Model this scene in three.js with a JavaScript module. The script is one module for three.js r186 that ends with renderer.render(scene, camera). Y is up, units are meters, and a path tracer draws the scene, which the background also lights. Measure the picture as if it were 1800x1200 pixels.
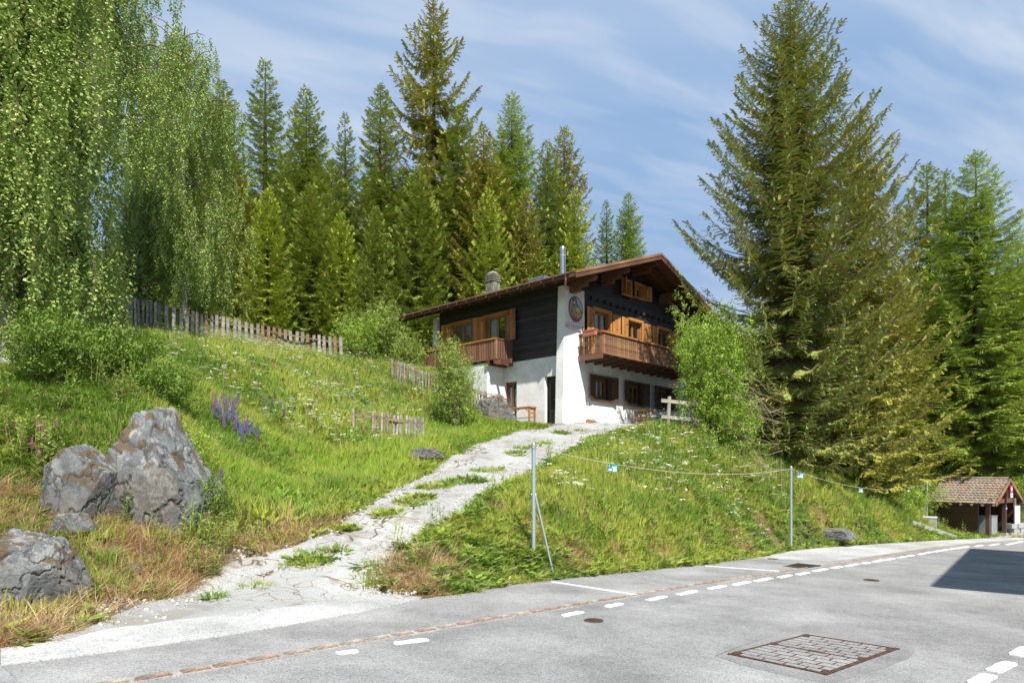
import * as THREE from 'three';
import { mergeGeometries, mergeVertices } from 'three/addons/utils/BufferGeometryUtils.js';

// ---------- camera, sky, sun, exposure ----------
const F = 1178, EYE = 1.6;
const scene = new THREE.Scene();
const camera = new THREE.PerspectiveCamera(2 * Math.atan(600 / F) * 180 / Math.PI, 1.5, 0.1, 3000);
camera.position.set(0, EYE, 0);
camera.lookAt(0, EYE, -10);
camera.setViewOffset(1800, 1200, 0, -230, 1800, 1200);
const renderer = new THREE.WebGLRenderer({ antialias: true });
renderer.toneMapping = THREE.LinearToneMapping;
renderer.toneMappingExposure = 1.58;
renderer.shadowMap.enabled = true;

function rng(seed) { let a = seed >>> 0; return () => { a = (a + 0x6D2B79F5) | 0; let t = Math.imul(a ^ (a >>> 15), 1 | a); t = (t + Math.imul(t ^ (t >>> 7), 61 | t)) ^ t; return ((t ^ (t >>> 14)) >>> 0) / 4294967296; }; }
function hsh(x, y, z) { let h = Math.imul(x, 374761393) ^ Math.imul(y, 668265263) ^ Math.imul(z, 1274126177); h = Math.imul(h ^ (h >>> 13), 1103515245); return ((h ^ (h >>> 16)) >>> 0) / 4294967296; }
const sm = t => t * t * (3 - 2 * t);
function noise(x, y, z = 0) {
  const X = Math.floor(x), Y = Math.floor(y), Z = Math.floor(z), u = sm(x - X), v = sm(y - Y), w = sm(z - Z);
  const l = (a, b, t) => a + (b - a) * t;
  const pl = k => l(l(hsh(X, Y, k), hsh(X + 1, Y, k), u), l(hsh(X, Y + 1, k), hsh(X + 1, Y + 1, k), u), v);
  return w === 0 ? pl(Z) : l(pl(Z), pl(Z + 1), w);
}
function fbm(x, y, z = 0, o = 4) { let s = 0, a = .5, n = 0; for (let i = 0; i < o; i++) { s += a * noise(x, y, z); n += a; a *= .5; x = x * 2.03 + 17.3; y = y * 2.03 + 5.7; z = z ? z * 2.03 + 3.1 : 0; } return s / n; }
const clamp = (x, a = 0, b = 1) => Math.min(b, Math.max(a, x));
const lerp = (a, b, t) => a + (b - a) * t;
const sstep = (a, b, x) => sm(clamp((x - a) / (b - a)));

{ // sky: blue air and thin cirrus
  const W = 3072, H = 1536, data = new Float32Array(W * H * 4);
  for (let j = 0; j < H; j++) for (let i = 0; i < W; i++) {
    const el = ((j + .5) / H - .5) * Math.PI, az = ((i + .5) / W - .5) * 2 * Math.PI;
    const y = Math.sin(el), c = Math.cos(el), x = Math.cos(az) * c, z = Math.sin(az) * c;
    const k = (j * W + i) * 4;
    const t = Math.pow(clamp(y), .5);
    let r = lerp(.345, .098, t), g = lerp(.415, .222, t), b = lerp(.52, .43, t);
    if (y > 0) {
      const q = 1 / (y + .22), px = x * q, pz = z * q;
      const wx = fbm(px * 1.6 + 9, pz * 1.6 + 4, 0, 3) - .5, wz = fbm(px * 1.6 + 31, pz * 1.6 + 14, 0, 3) - .5;
      const u = (px * .93 - pz * .37) + wx * .3, v = (px * .37 + pz * .93) + wz * .22;
      const veil = sstep(.36, .72, fbm(u * .8 + 3, v * 2.2 + 7, 0, 5)), fib = fbm(u * 4.5 + 50, v * 26 + 11, 0, 5), pat = sstep(.38, .66, fbm(px * 1.1 + 5, pz * 1.1 + 77, 0, 4));
      let cl = veil * .34 + sstep(.34, .80, fib) * pat * .30 + sstep(.50, .80, fbm(u * 2.1 + 90, v * 7 + 3, 0, 6)) * .34;
      cl = clamp(cl);
      r = lerp(r, .425, cl); g = lerp(g, .478, cl); b = lerp(b, .56, cl);
    } else { const m = clamp(-y * 4); r = lerp(r, .13, m); g = lerp(g, .15, m); b = lerp(b, .10, m); }
    data[k] = r; data[k + 1] = g; data[k + 2] = b; data[k + 3] = 1;
  }
  const sky = new THREE.DataTexture(data, W, H, THREE.RGBAFormat, THREE.FloatType);
  sky.mapping = THREE.EquirectangularReflectionMapping; sky.magFilter = sky.minFilter = THREE.LinearFilter; sky.needsUpdate = true;
  scene.background = sky; scene.environment = sky;
  scene.backgroundIntensity = 1; scene.environmentIntensity = 1;
}
const sun = new THREE.DirectionalLight(new THREE.Color(1, .965, .905), 5);
{
  const e = 52.5 * Math.PI / 180, h = Math.cos(e);
  sun.position.set(.34 * h * 80 + 5, Math.sin(e) * 80, .94 * h * 80 - 20);
  sun.target.position.set(5, 0, -20); scene.add(sun.target);
  sun.castShadow = true; sun.shadow.mapSize.set(4096, 4096);
  Object.assign(sun.shadow.camera, { left: -45, right: 45, top: 45, bottom: -45, near: 1, far: 200 });
  sun.shadow.bias = -.0005;
}
scene.add(sun);

// ---------- helpers ----------
const taken = {};
function numbered(n) { taken[n] = (taken[n] || 0) + 1; return taken[n] === 1 ? n : n + '_' + String(taken[n] - 1).padStart(3, '0'); }
function shade(m) { m.castShadow = true; m.receiveShadow = true; return m; }
function part(name, geo, mat, parent) { const m = shade(new THREE.Mesh(geo, mat)); m.name = name; parent.add(m); return m; }
function thing(name, label, category, group) { const g = new THREE.Group(); g.name = numbered(name); scene.add(g); g.userData = { label, category }; if (group) g.userData.group = group; return g; }
function solo(name, geo, mat, label, category, group) { const m = shade(new THREE.Mesh(geo, mat)); m.name = numbered(name); scene.add(m); m.userData = { label, category }; if (group) m.userData.group = group; return m; }
function sub(name, parent) { const g = new THREE.Group(); g.name = name; parent.add(g); return g; }
function struct(name, geo, mat, label, category) { const m = solo(name, geo, mat, label, category); m.userData.kind = 'structure'; return m; }
// box with uv in metres; long axis runs along u
function box(w, h, d, x = 0, y = 0, z = 0) {
  const g = new THREE.BoxGeometry(w, h, d), p = g.attributes.position, n = g.attributes.normal, uv = g.attributes.uv, ox = x * 1.7 + y * .31 + z * .77;
  for (let i = 0; i < p.count; i++) {
    const a = Math.abs(n.getX(i)) > .5 ? [p.getZ(i), p.getY(i), d, h] : Math.abs(n.getY(i)) > .5 ? [p.getX(i), p.getZ(i), w, d] : [p.getX(i), p.getY(i), w, h];
    a[2] >= a[3] ? uv.setXY(i, a[0] + ox, a[1] + ox * .37) : uv.setXY(i, a[1] + ox, a[0] + ox * .37);
  }
  return g.translate(x, y, z);
}
const rot = (g, x = 0, y = 0, z = 0) => { if (x) g.rotateX(x); if (y) g.rotateY(y); if (z) g.rotateZ(z); return g; };
const mv = (g, x, y, z) => g.translate(x, y, z);
function beam(a, b, w, h, roll = 0) { // box from a to b (Vector3)
  const L = a.distanceTo(b), g = box(L, h, w), x = b.clone().sub(a).normalize(), up = Math.abs(x.y) > .9 ? new THREE.Vector3(1, 0, 0) : new THREE.Vector3(0, 1, 0);
  const z = x.clone().cross(up).normalize(), y = z.clone().cross(x);
  const m = new THREE.Matrix4().makeBasis(x, y, z).setPosition(a.clone().add(b).multiplyScalar(.5));
  return g.applyMatrix4(m);
}
function tube(pts, r, seg = 12, rad = 6) { return new THREE.TubeGeometry(new THREE.CatmullRomCurve3(pts.map(p => p.isVector3 ? p : new THREE.Vector3(...p))), seg, r, rad); }
const V = (x, y, z) => new THREE.Vector3(x, y, z);

// ---------- textures and materials ----------
function tex(W, H, fn, srgb = true, rep) {
  const d = new Uint8Array(W * H * 4);
  for (let j = 0; j < H; j++) for (let i = 0; i < W; i++) { const c = fn(i / W, j / H, i, j), k = (j * W + i) * 4; for (let q = 0; q < 3; q++) d[k + q] = clamp(c[q]) * 255; d[k + 3] = 255; }
  const t = new THREE.DataTexture(d, W, H, THREE.RGBAFormat); t.wrapS = t.wrapT = THREE.RepeatWrapping; t.magFilter = t.minFilter = THREE.LinearFilter;
  if (srgb) t.colorSpace = THREE.SRGBColorSpace; if (rep) t.repeat.set(...rep); t.needsUpdate = true; return t;
}
// tileable noise on [0,1)^2 with n cells
function tnoise(u, v, n, m, s) { const x = u * n, y = v * m, X = Math.floor(x), Y = Math.floor(y), a = sm(x - X), b = sm(y - Y), h = (i, j) => hsh(((i % n) + n) % n, ((j % m) + m) % m, s); return lerp(lerp(h(X, Y), h(X + 1, Y), a), lerp(h(X, Y + 1), h(X + 1, Y + 1), a), b); }
const grey = v => [v, v, v];
const asphaltT = tex(1024, 1024, (u, v, i, j) => {
  const sp = hsh(i, j, 5), sp2 = hsh(i >> 1, j >> 1, 9), co = tnoise(u, v, 6, 6, 3) * .5 + tnoise(u, v, 17, 17, 4) * .3 + tnoise(u, v, 60, 60, 8) * .2;
  let c = .80 + (sp - .5) * .16 + (sp2 - .5) * .15 + (co - .5) * .30; if (sp2 > .98) c += .14; if (sp2 < .04) c -= .15; return [c, c * .995, c * .985];
});
const asphaltB = tex(512, 512, (u, v, i, j) => grey(hsh(i, j, 15) * .6 + tnoise(u, v, 120, 120, 4) * .4), false);
const woodT = tex(512, 256, (u, v, i, j) => { const w = tnoise(u, v, 3, 40, 2) * .5 + tnoise(u, v, 5, 90, 3) * .35 + tnoise(u, v, 16, 128, 6) * .15, k = tnoise(u, v, 4, 5, 12); const c = .84 + (w - .5) * .5 + (k - .5) * .16; return [c, c * (.97 + .05 * k), c * .96]; });
const woodB = tex(512, 256, (u, v) => grey(tnoise(u, v, 3, 40, 2) * .5 + tnoise(u, v, 5, 90, 3) * .5), false);
const plasterT = tex(512, 512, (u, v, i, j) => { const c = .93 + (tnoise(u, v, 5, 5, 2) - .5) * .08 + (tnoise(u, v, 24, 24, 7) - .5) * .05 + (hsh(i, j, 3) - .5) * .04; return [c, c, c * .99]; });
const plasterB = tex(512, 512, (u, v, i, j) => grey(tnoise(u, v, 60, 60, 2) * .5 + tnoise(u, v, 150, 150, 7) * .5), false);
const soilT = tex(512, 512, (u, v, i, j) => { const n = tnoise(u, v, 8, 8, 2) * .4 + tnoise(u, v, 40, 40, 6) * .35 + hsh(i, j, 8) * .25; const c = .74 + (n - .5) * .8; return [c, c, c * .95]; });
const soilB = tex(512, 512, (u, v, i, j) => grey(tnoise(u, v, 40, 40, 6) * .6 + hsh(i, j, 8) * .4), false);
function rep(t, a, b) { const c = t.clone(); c.repeat.set(a, b ?? a); c.needsUpdate = true; return c; }
const std = (rgb, rough = .8, o = {}) => { const m = new THREE.MeshStandardMaterial({ roughness: rough, ...o }); m.color.setRGB(...rgb); return m; };
const wood = (rgb, rough = .75, o = {}) => std(rgb, rough, { map: rep(woodT, .5, 2.2), bumpMap: woodB2, bumpScale: .002, ...o });
const woodB2 = rep(woodB, .5, 2.2);
const M = {
  asphalt: std([.395, .39, .385], .93, { map: rep(asphaltT, .17), bumpMap: rep(asphaltB, .8), bumpScale: .004 }),
  asphaltLane: std([.415, .41, .40], .93, { map: rep(asphaltT, .19), bumpMap: rep(asphaltB, .8), bumpScale: .003 }),
  pale: std([.66, .655, .64], .92, { map: rep(asphaltT, .15), bumpMap: rep(asphaltB, .8), bumpScale: .004 }),
  paint: std([.88, .88, .86], .8, { map: rep(plasterT, 1.7), bumpMap: rep(asphaltB, .8), bumpScale: .002 }),
  plaster: std([.90, .90, .89], .9, { map: rep(plasterT, .5), bumpMap: rep(plasterB, 1), bumpScale: .003 }),
  darkWood: wood([.040, .036, .039], .55), darkWood2: wood([.056, .049, .051], .55), darkWood3: wood([.030, .028, .031], .55),
  stain: wood([.20, .092, .052], .6), stainDark: wood([.12, .056, .034], .65),
  honey: wood([.703, .314, .086], .55), honey2: wood([.598, .261, .075], .55), honey3: wood([.777, .374, .113], .55),
  brown: wood([.105, .050, .036], .65), brown2: wood([.125, .058, .038], .65),
  balk: wood([.302, .153, .085], .7), balk2: wood([.386, .202, .106], .7), balk3: wood([.241, .121, .072], .7),
  weather: wood([.36, .33, .30], .9), weather2: wood([.46, .41, .36], .9), weather3: wood([.30, .20, .14], .9), weather4: wood([.27, .25, .23], .9),
  zinc: std([.50, .54, .57], .42, { metalness: .75 }), galv: std([.42, .47, .51], .5, { metalness: .55 }),
  steel: std([.62, .64, .66], .25, { metalness: 1 }),
  copper: std([.36, .19, .13], .5, { metalness: .3 }),
  rust: std([.13, .062, .04], .85, { map: rep(soilT, 3) }),
  black: std([.012, .012, .013], .9), iron: std([.075, .06, .05], .8, { map: rep(soilT, 3) }),
  concrete: std([.42, .41, .39], .9, { map: rep(plasterT, 1), bumpMap: rep(soilB, 2), bumpScale: .006 }),
  glass: new THREE.MeshPhysicalMaterial({ color: 0xf2f6f4, roughness: .04, transmission: 1, thickness: 0, ior: 1.55 }),
  curtain: std([.62, .66, .68], .95), inside: std([.16, .14, .12], .9),
  stone: std([.36, .335, .295], .92, { map: rep(soilT, 1.2), bumpMap: rep(soilB, 2), bumpScale: .012 }),
  terracotta: std([.52, .17, .10], .75),
  roofing: std([.30, .29, .27], .85, { map: rep(soilT, 1.4), bumpMap: rep(soilB, 1.4), bumpScale: .01 }),
};

// ---------- ground: road plane and hillside ----------
const plane = (x, d) => -.033 * x - .02 * d;                       // the road falls gently away to the right; d is metres ahead
const at = (px, py, d) => [(px - 900) / F * d, EYE + (830 - py) / F * d, d];
function road(px, py) { const a = (px - 900) / F, d = EYE / ((py - 830) / F - .033 * a - .02); return [a * d, d]; }
const vergePx = [[0, 1169], [150, 1152], [300, 1131], [430, 1112], [540, 1093], [640, 1075], [740, 1053], [820, 1043], [900, 1028], [1011, 1015], [1128, 1003.6], [1236, 992.5], [1329, 980.5], [1392, 968], [1438, 963], [1520, 957.5], [1590, 953], [1660, 949], [1730, 945.7]];
const verge = vergePx.map(p => road(...p));
{ const a = verge[0], b = verge[3], k = 26 / Math.hypot(b[0] - a[0], b[1] - a[1]); verge.unshift([a[0] - (b[0] - a[0]) * k, a[1] - (b[1] - a[1]) * k]); }
verge.push([24.2, 31.0], [30, 34.5], [42, 38], [70, 42], [140, 46]);
const roadPoly = [...verge, [140, -60], [-60, -60]];
const apronPx = [[0, 1141], [100, 1128], [190, 1107], [300, 1092], [420, 1080], [520, 1066], [600, 1050], [680, 1044], [741, 1050]], apronTop = apronPx.map(p => road(...p));
const rise = [verge[0], [verge[1][0] * 1.02 - .4, verge[1][1] + .35], ...apronTop, ...verge.slice(8)], risePoly = [...rise, [140, -60], [-60, -60]]; // where the bank starts to climb
function inPoly(x, y, P) { let c = false; for (let i = 0, j = P.length - 1; i < P.length; j = i++) { const [a, b] = P[i], [e, f] = P[j]; if ((b > y) !== (f > y) && x < (e - a) * (y - b) / (f - b) + a) c = !c; } return c; }
function distLine(x, y, P) { let m = 1e9; for (let i = 0; i + 1 < P.length; i++) { const [a, b] = P[i], [e, f] = P[i + 1], dx = e - a, dy = f - b, t = clamp(((x - a) * dx + (y - b) * dy) / (dx * dx + dy * dy)); m = Math.min(m, Math.hypot(x - a - dx * t, y - b - dy * t)); } return m; }
const dw = py => 3.3426 / (.198 + (py - 830) / F);                  // distance along the climbing drive
const ctrl = [];
for (const [px, py] of [[330, 1040], [480, 990], [600, 985], [560, 945], [690, 945], [700, 858], [800, 870], [790, 803], [900, 820], [890, 765], [960, 785], [1000, 760], [1050, 752], [740, 1000], [800, 900]]) ctrl.push(at(px, py, dw(py)));
for (const p of [[830, 930, 12.3], [950, 900, 13.8], [950, 985, 12.1], [860, 990, 11.3], [420, 940, 11.2], [600, 850, 16.2], [620, 790, 19], [500, 760, 18.5], [450, 880, 12.6], [380, 800, 14], [350, 700, 16], [600, 700, 25], [450, 640, 23], [700, 690, 26.5], [300, 600, 24.5], [450, 618, 29], [600, 635, 36], [740, 660, 30], [750, 720, 26], [850, 745, 25.5], [200, 640, 17],
  [60, 1060, 7.3], [200, 1000, 8.7], [300, 960, 9.6], [150, 930, 9.4], [50, 880, 9.4], [100, 760, 11], [250, 700, 12.8], [0, 700, 11.5], [-200, 700, 11], [-200, 1000, 7], [-100, 800, 9.6],
  [987, 744, 27], [1130, 748, 26.5], [900, 742, 27.6], [830, 700, 27.5], [1045, 749, 25.5], [1150, 757, 23.3], [1230, 772, 23], [1300, 802, 23], [1180, 850, 18.5], [1100, 900, 16], [1060, 830, 18.2], [1250, 900, 17.8], [1350, 860, 21], [1440, 830, 25], [1450, 900, 22.3], [1550, 850, 28.5], [1550, 910, 26.5], [1600, 895, 28.6], [1640, 932, 30.3], [1650, 840, 36], [1750, 840, 38], [1800, 850, 41]]) ctrl.push(at(...p));
for (const [x, d, y] of [[9.3, 34.8, 3.4], [6, 31, 3.5], [-3.2, 32.5, 5.9], [4, 41, 6.5], [11, 40, 4], [-20, 30, 9.5], [-30, 20, 8], [-10, 50, 13], [-20, 80, 24], [10, 50, 9], [10, 80, 18], [30, 60, 5], [40, 48, 1.5], [50, 80, 8], [0, 120, 32], [60, 120, 15], [-60, 60, 20], [-60, 120, 40], [32, 42, 0], [60, 52, -1], [-300, 300, 90], [300, 300, 40], [0, 300, 85], [300, 60, -12], [-300, 0, 40]]) ctrl.push([x, y, d]);
const HO = at(987, 744, 27), HA = Math.atan2(.728, .686), hx = (u, v) => [HO[0] + .686 * u - .728 * v, HO[2] + .728 * u + .686 * v]; // chalet corner; plan position u along its gable front, v along its side
for (const [u, v, y] of [[3, -1.5, -.08], [6, -1.5, -.1], [3, -3, -.24], [6, -3, -.34], [1, -2.5, -.14], [-1, 1, 0], [-1, 2.5, .12]]) { const p = hx(u, v); ctrl.push([p[0], HO[1] + y, p[1]]); }
for (const [x, d, y] of [[19.2, 31.2, .06], [21.8, 33, .1], [23.2, 31, .02], [20.6, 29.4, .02], [19.4, 30, .1]]) ctrl.push([x, plane(x, d) + y, d]);
for (const p of rise) ctrl.push([p[0], plane(...p), p[1]]);
const tps = (() => {
  const n = ctrl.length, N = n + 3, A = [], K = r2 => r2 < 1e-9 ? 0 : r2 * Math.log(r2) * .5;
  for (let i = 0; i < N; i++) A.push(new Float64Array(N + 1));
  for (let i = 0; i < n; i++) { for (let j = 0; j < n; j++) A[i][j] = K((ctrl[i][0] - ctrl[j][0]) ** 2 + (ctrl[i][2] - ctrl[j][2]) ** 2); A[i][i] += .6; A[i][n] = A[n][i] = 1; A[i][n + 1] = A[n + 1][i] = ctrl[i][0]; A[i][n + 2] = A[n + 2][i] = ctrl[i][2]; A[i][N] = ctrl[i][1] - plane(ctrl[i][0], ctrl[i][2]); }
  for (let c = 0; c < N; c++) { let p = c; for (let r = c + 1; r < N; r++) if (Math.abs(A[r][c]) > Math.abs(A[p][c])) p = r; [A[c], A[p]] = [A[p], A[c]]; for (let r = c + 1; r < N; r++) { const f = A[r][c] / A[c][c]; if (f) for (let k = c; k <= N; k++) A[r][k] -= f * A[c][k]; } }
  const w = new Float64Array(N); for (let r = N - 1; r >= 0; r--) { let s = A[r][N]; for (let k = r + 1; k < N; k++) s -= A[r][k] * w[k]; w[r] = s / A[r][r]; }
  return (x, d) => { let s = w[n] + w[n + 1] * x + w[n + 2] * d; for (let i = 0; i < n; i++) s += w[i] * K((ctrl[i][0] - x) ** 2 + (ctrl[i][2] - d) ** 2); return s; };
})();
function T0(x, d) {
  const p = plane(x, d), e = distLine(x, d, rise); if (inPoly(x, d, risePoly)) return p - .02 - .08 * sstep(.05, .6, e);
  const D = tps(x, d);
  return p - .015 + Math.max(D, .0) * sstep(0, .7, e) + (fbm(x * .9, d * .9, 0, 3) - .5) * .22 * sstep(.2, 1.6, e);
}
// lattice of heights, fine where the camera looks
function axis(a, b, step, lo, hi) { const r = []; for (let x = a; x <= b + 1e-6; x += step) r.push(x); let s = step; for (let x = b; x < hi;) { s *= 1.22; x = Math.min(hi, x + s); r.push(x); } s = step; for (let x = a; x > lo;) { s *= 1.22; x = Math.max(lo, x - s); r.unshift(x); } return r; }
const GX = axis(-15, 26, .34, -500, 600), GD = axis(3.5, 40, .34, -90, 900);
const GH = new Float32Array(GX.length * GD.length);
for (let j = 0; j < GD.length; j++) for (let i = 0; i < GX.length; i++) GH[j * GX.length + i] = T0(GX[i], GD[j]);
const fi = (A, x) => { let lo = 0, hi = A.length - 2; while (lo < hi) { const m = (lo + hi + 1) >> 1; A[m] <= x ? lo = m : hi = m - 1; } return lo; };
function Hgt(x, d) { const i = fi(GX, x), j = fi(GD, d), n = GX.length, a = clamp((x - GX[i]) / (GX[i + 1] - GX[i])), b = clamp((d - GD[j]) / (GD[j + 1] - GD[j])), k = j * n + i; return lerp(lerp(GH[k], GH[k + 1], a), lerp(GH[k + n], GH[k + n + 1], a), b); }
function hit(px, py, d0 = 4.5) { const a = (px - 900) / F, b = (830 - py) / F; let p = d0; for (let d = d0; d < 140; d += .08) { if (EYE + b * d < Hgt(a * d, d)) { let lo = p, hi = d; for (let k = 0; k < 12; k++) { const m = (lo + hi) / 2; EYE + b * m < Hgt(a * m, m) ? hi = m : lo = m; } return [a * hi, hi]; } p = d; } return [a * 60, 60]; }
// the old drive: two edges read from the bend up to the house
const driveL = [[40, 1141], [160, 1106], [330, 1040], [420, 988], [560, 945], [640, 892], [700, 858], [790, 803], [890, 765], [985, 746]].map(p => hit(...p)); driveL.push(hx(2.4, -.06), hx(4.4, -.06), hx(6.8, -.06));
const driveR = [[735, 1050], [700, 1047], [664, 1028], [690, 975], [740, 945], [800, 905], [880, 858], [960, 815], [1035, 772]].map(p => hit(...p)); driveR.push(hx(3.2, -2.9), hx(6.6, -2.1));
const drivePoly = [...driveL, ...[...driveR].reverse()];
for (let j = 0; j < GD.length; j++) for (let i = 0; i < GX.length; i++) if (GX[i] > -12 && GX[i] < 14 && GD[j] < 34 && GD[j] > 4 && inPoly(GX[i], GD[j], drivePoly)) GH[j * GX.length + i] -= .05;
// ---------- zones on the ground ----------
const drySpots = [[200, 905, .9], [300, 985, .9], [230, 962, .9], [120, 1062, 1], [60, 1005, .8], [180, 1045, .9], [60, 905, .7], [90, 880, .6], [260, 1010, .8], [700, 1022, .75], [722, 1040, .6], [690, 1000, .4], [760, 985, .45], [885, 900, .45], [930, 940, .4], [1000, 968, .4], [1080, 968, .5], [1150, 965, .5], [1230, 948, .4], [1350, 940, .5], [1300, 952, .5], [1440, 905, .6], [1480, 885, .5], [1400, 852, .4], [1560, 932, .45], [1300, 800, .6], [330, 605, .9], [360, 615, .9], [500, 900, .5], [560, 880, .4]].map(([x, y, r]) => [...hit(x, y), r]);
function spotField(S, x, d) { let m = 0; for (const s of S) { const q = Math.hypot(x - s[0], d - s[1]) / s[2]; if (q < 1.3) m = Math.max(m, 1 - q / 1.3); } return m; }
const dryF = (x, d) => clamp(spotField(drySpots, x, d) * 1.7 - .35 + (fbm(x * 1.7 + 3, d * 1.7, 0, 3) - .5) * 1.5);
const dirtSpots = [[520, 895, .55], [560, 905, .4], [610, 640, .3], [40, 1080, .9], [200, 1065, .6], [430, 985, .5], [140, 1090, .7], [1030, 800, .6]].map(([x, y, r]) => [...hit(x, y), r]);
const dirtF = (x, d) => clamp(spotField(dirtSpots, x, d) * 1.8 - .2 + (fbm(x * 2.1 + 30, d * 2.1, 0, 3) - .5));
{ // hillside mesh
  const n = GX.length, m = GD.length, pos = new Float32Array(n * m * 3), col = new Float32Array(n * m * 3), uv = new Float32Array(n * m * 2), idx = [];
  for (let j = 0; j < m; j++) for (let i = 0; i < n; i++) {
    const k = j * n + i, x = GX[i], d = GD[j]; pos.set([x, GH[k], -d], k * 3); uv.set([x * .8, d * .8], k * 2);
    const near = Math.hypot(x, d) < 60, f = fbm(x * .7, d * .7, 0, 4), dr = near ? dryF(x, d) : 0, di = near ? dirtF(x, d) : 0;
    let c = [lerp(.11, .19, f), lerp(.15, .20, f), lerp(.04, .07, f)];
    c = c.map((v, q) => lerp(v, [.46, .30, .15][q], dr)); c = c.map((v, q) => lerp(v, [.33, .27, .21][q], di)); col.set(c, k * 3);
    if (i < n - 1 && j < m - 1) idx.push(k, k + 1, k + n, k + 1, k + n + 1, k + n);
  }
  const g = new THREE.BufferGeometry(); g.setAttribute('position', new THREE.BufferAttribute(pos, 3)); g.setAttribute('color', new THREE.BufferAttribute(col, 3)); g.setAttribute('uv', new THREE.BufferAttribute(uv, 2)); g.setIndex(idx); g.computeVertexNormals();
  struct('hillside_ground', g, std([1, 1, 1], .97, { vertexColors: true, map: soilT, bumpMap: soilB, bumpScale: .03 }), 'grassy hillside earth rising from the road to the wood', 'ground');
}
// flat sheets on the road plane
function sheet(poly, lift, s = 1) {
  const sh = new THREE.Shape(poly.map(p => new THREE.Vector2(p[0], p[1]))), g = new THREE.ShapeGeometry(sh), p = g.attributes.position, uv = g.attributes.uv;
  for (let i = 0; i < p.count; i++) { const x = p.getX(i), d = p.getY(i); p.setXYZ(i, x, plane(x, d) + lift, -d); uv.setXY(i, x * s, d * s); }
  g.computeVertexNormals(); const nn = g.attributes.normal; for (let i = 0; i < nn.count; i++) if (nn.getY(i) < 0) nn.setXYZ(i, -nn.getX(i), -nn.getY(i), -nn.getZ(i));
  const n = poly.length, sp = [], su = [], si = []; for (let i = 0; i < n; i++) { const a = poly[i], b = poly[(i + 1) % n], k = i * 4; for (const [q, dy] of [[a, 0], [b, 0], [b, -.03], [a, -.03]]) { sp.push(q[0], plane(q[0], q[1]) + lift + dy, -q[1]); su.push(q[0] * s, q[1] * s); } si.push(k, k + 1, k + 2, k, k + 2, k + 3); }
  const sk = new THREE.BufferGeometry(); sk.setAttribute('position', new THREE.Float32BufferAttribute(sp, 3)); sk.setAttribute('uv', new THREE.Float32BufferAttribute(su, 2)); sk.setIndex(si); sk.computeVertexNormals();
  return mergeGeometries([g, sk]);
}
const roadMesh = struct('road', sheet(roadPoly, 0), M.asphalt, 'grey asphalt road sloping down past the chalet', 'road');
const brickPx = [[60, 1223], [218, 1198.7], [382, 1172], [600, 1134], [800, 1099.5], [900, 1082.5], [1071, 1054], [1122, 1045.5], [1230, 1027.5], [1362, 1007.5], [1431, 997], [1520, 983], [1636.7, 964.5], [1753, 953], [1800, 950.6]];
const brickLine = new THREE.CatmullRomCurve3(brickPx.map(p => { const q = road(...p); return V(q[0], 0, q[1]); }));
const bl = brickLine.getSpacedPoints(260).map(p => [p.x, p.z]);
struct('parking_lane', sheet([...verge.slice(1, -5), ...bl.filter((p, i) => i % 4 === 0).reverse()], .004), M.asphaltLane, 'smooth asphalt parking lane between brick line and grass verge', 'parking lane');
struct('pale_pavement', sheet([[1329, 981], [1392, 968.5], [1438, 963.5], [1520, 958], [1590, 953.5], [1660, 949.5], [1730, 946.2], [1800, 944.6], [1800, 948.6], [1730, 952.4], [1636.7, 962], [1510.6, 981], [1457, 986.5], [1380, 983]].map(p => road(...p)), .009), M.pale, 'pale concrete pavement strip curving toward the wooden hut', 'pavement');
struct('pale_apron', sheet([[0, 1141], [100, 1128], [190, 1107], [300, 1092], [420, 1080], [520, 1066], [600, 1050], [680, 1044], [741, 1050], [738, 1055], [640, 1076], [540, 1094], [430, 1113], [300, 1132], [150, 1153], [0, 1171]].map(p => road(...p)), .013), M.pale, 'bright pale asphalt strip where the drive meets the road', 'pavement');
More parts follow.
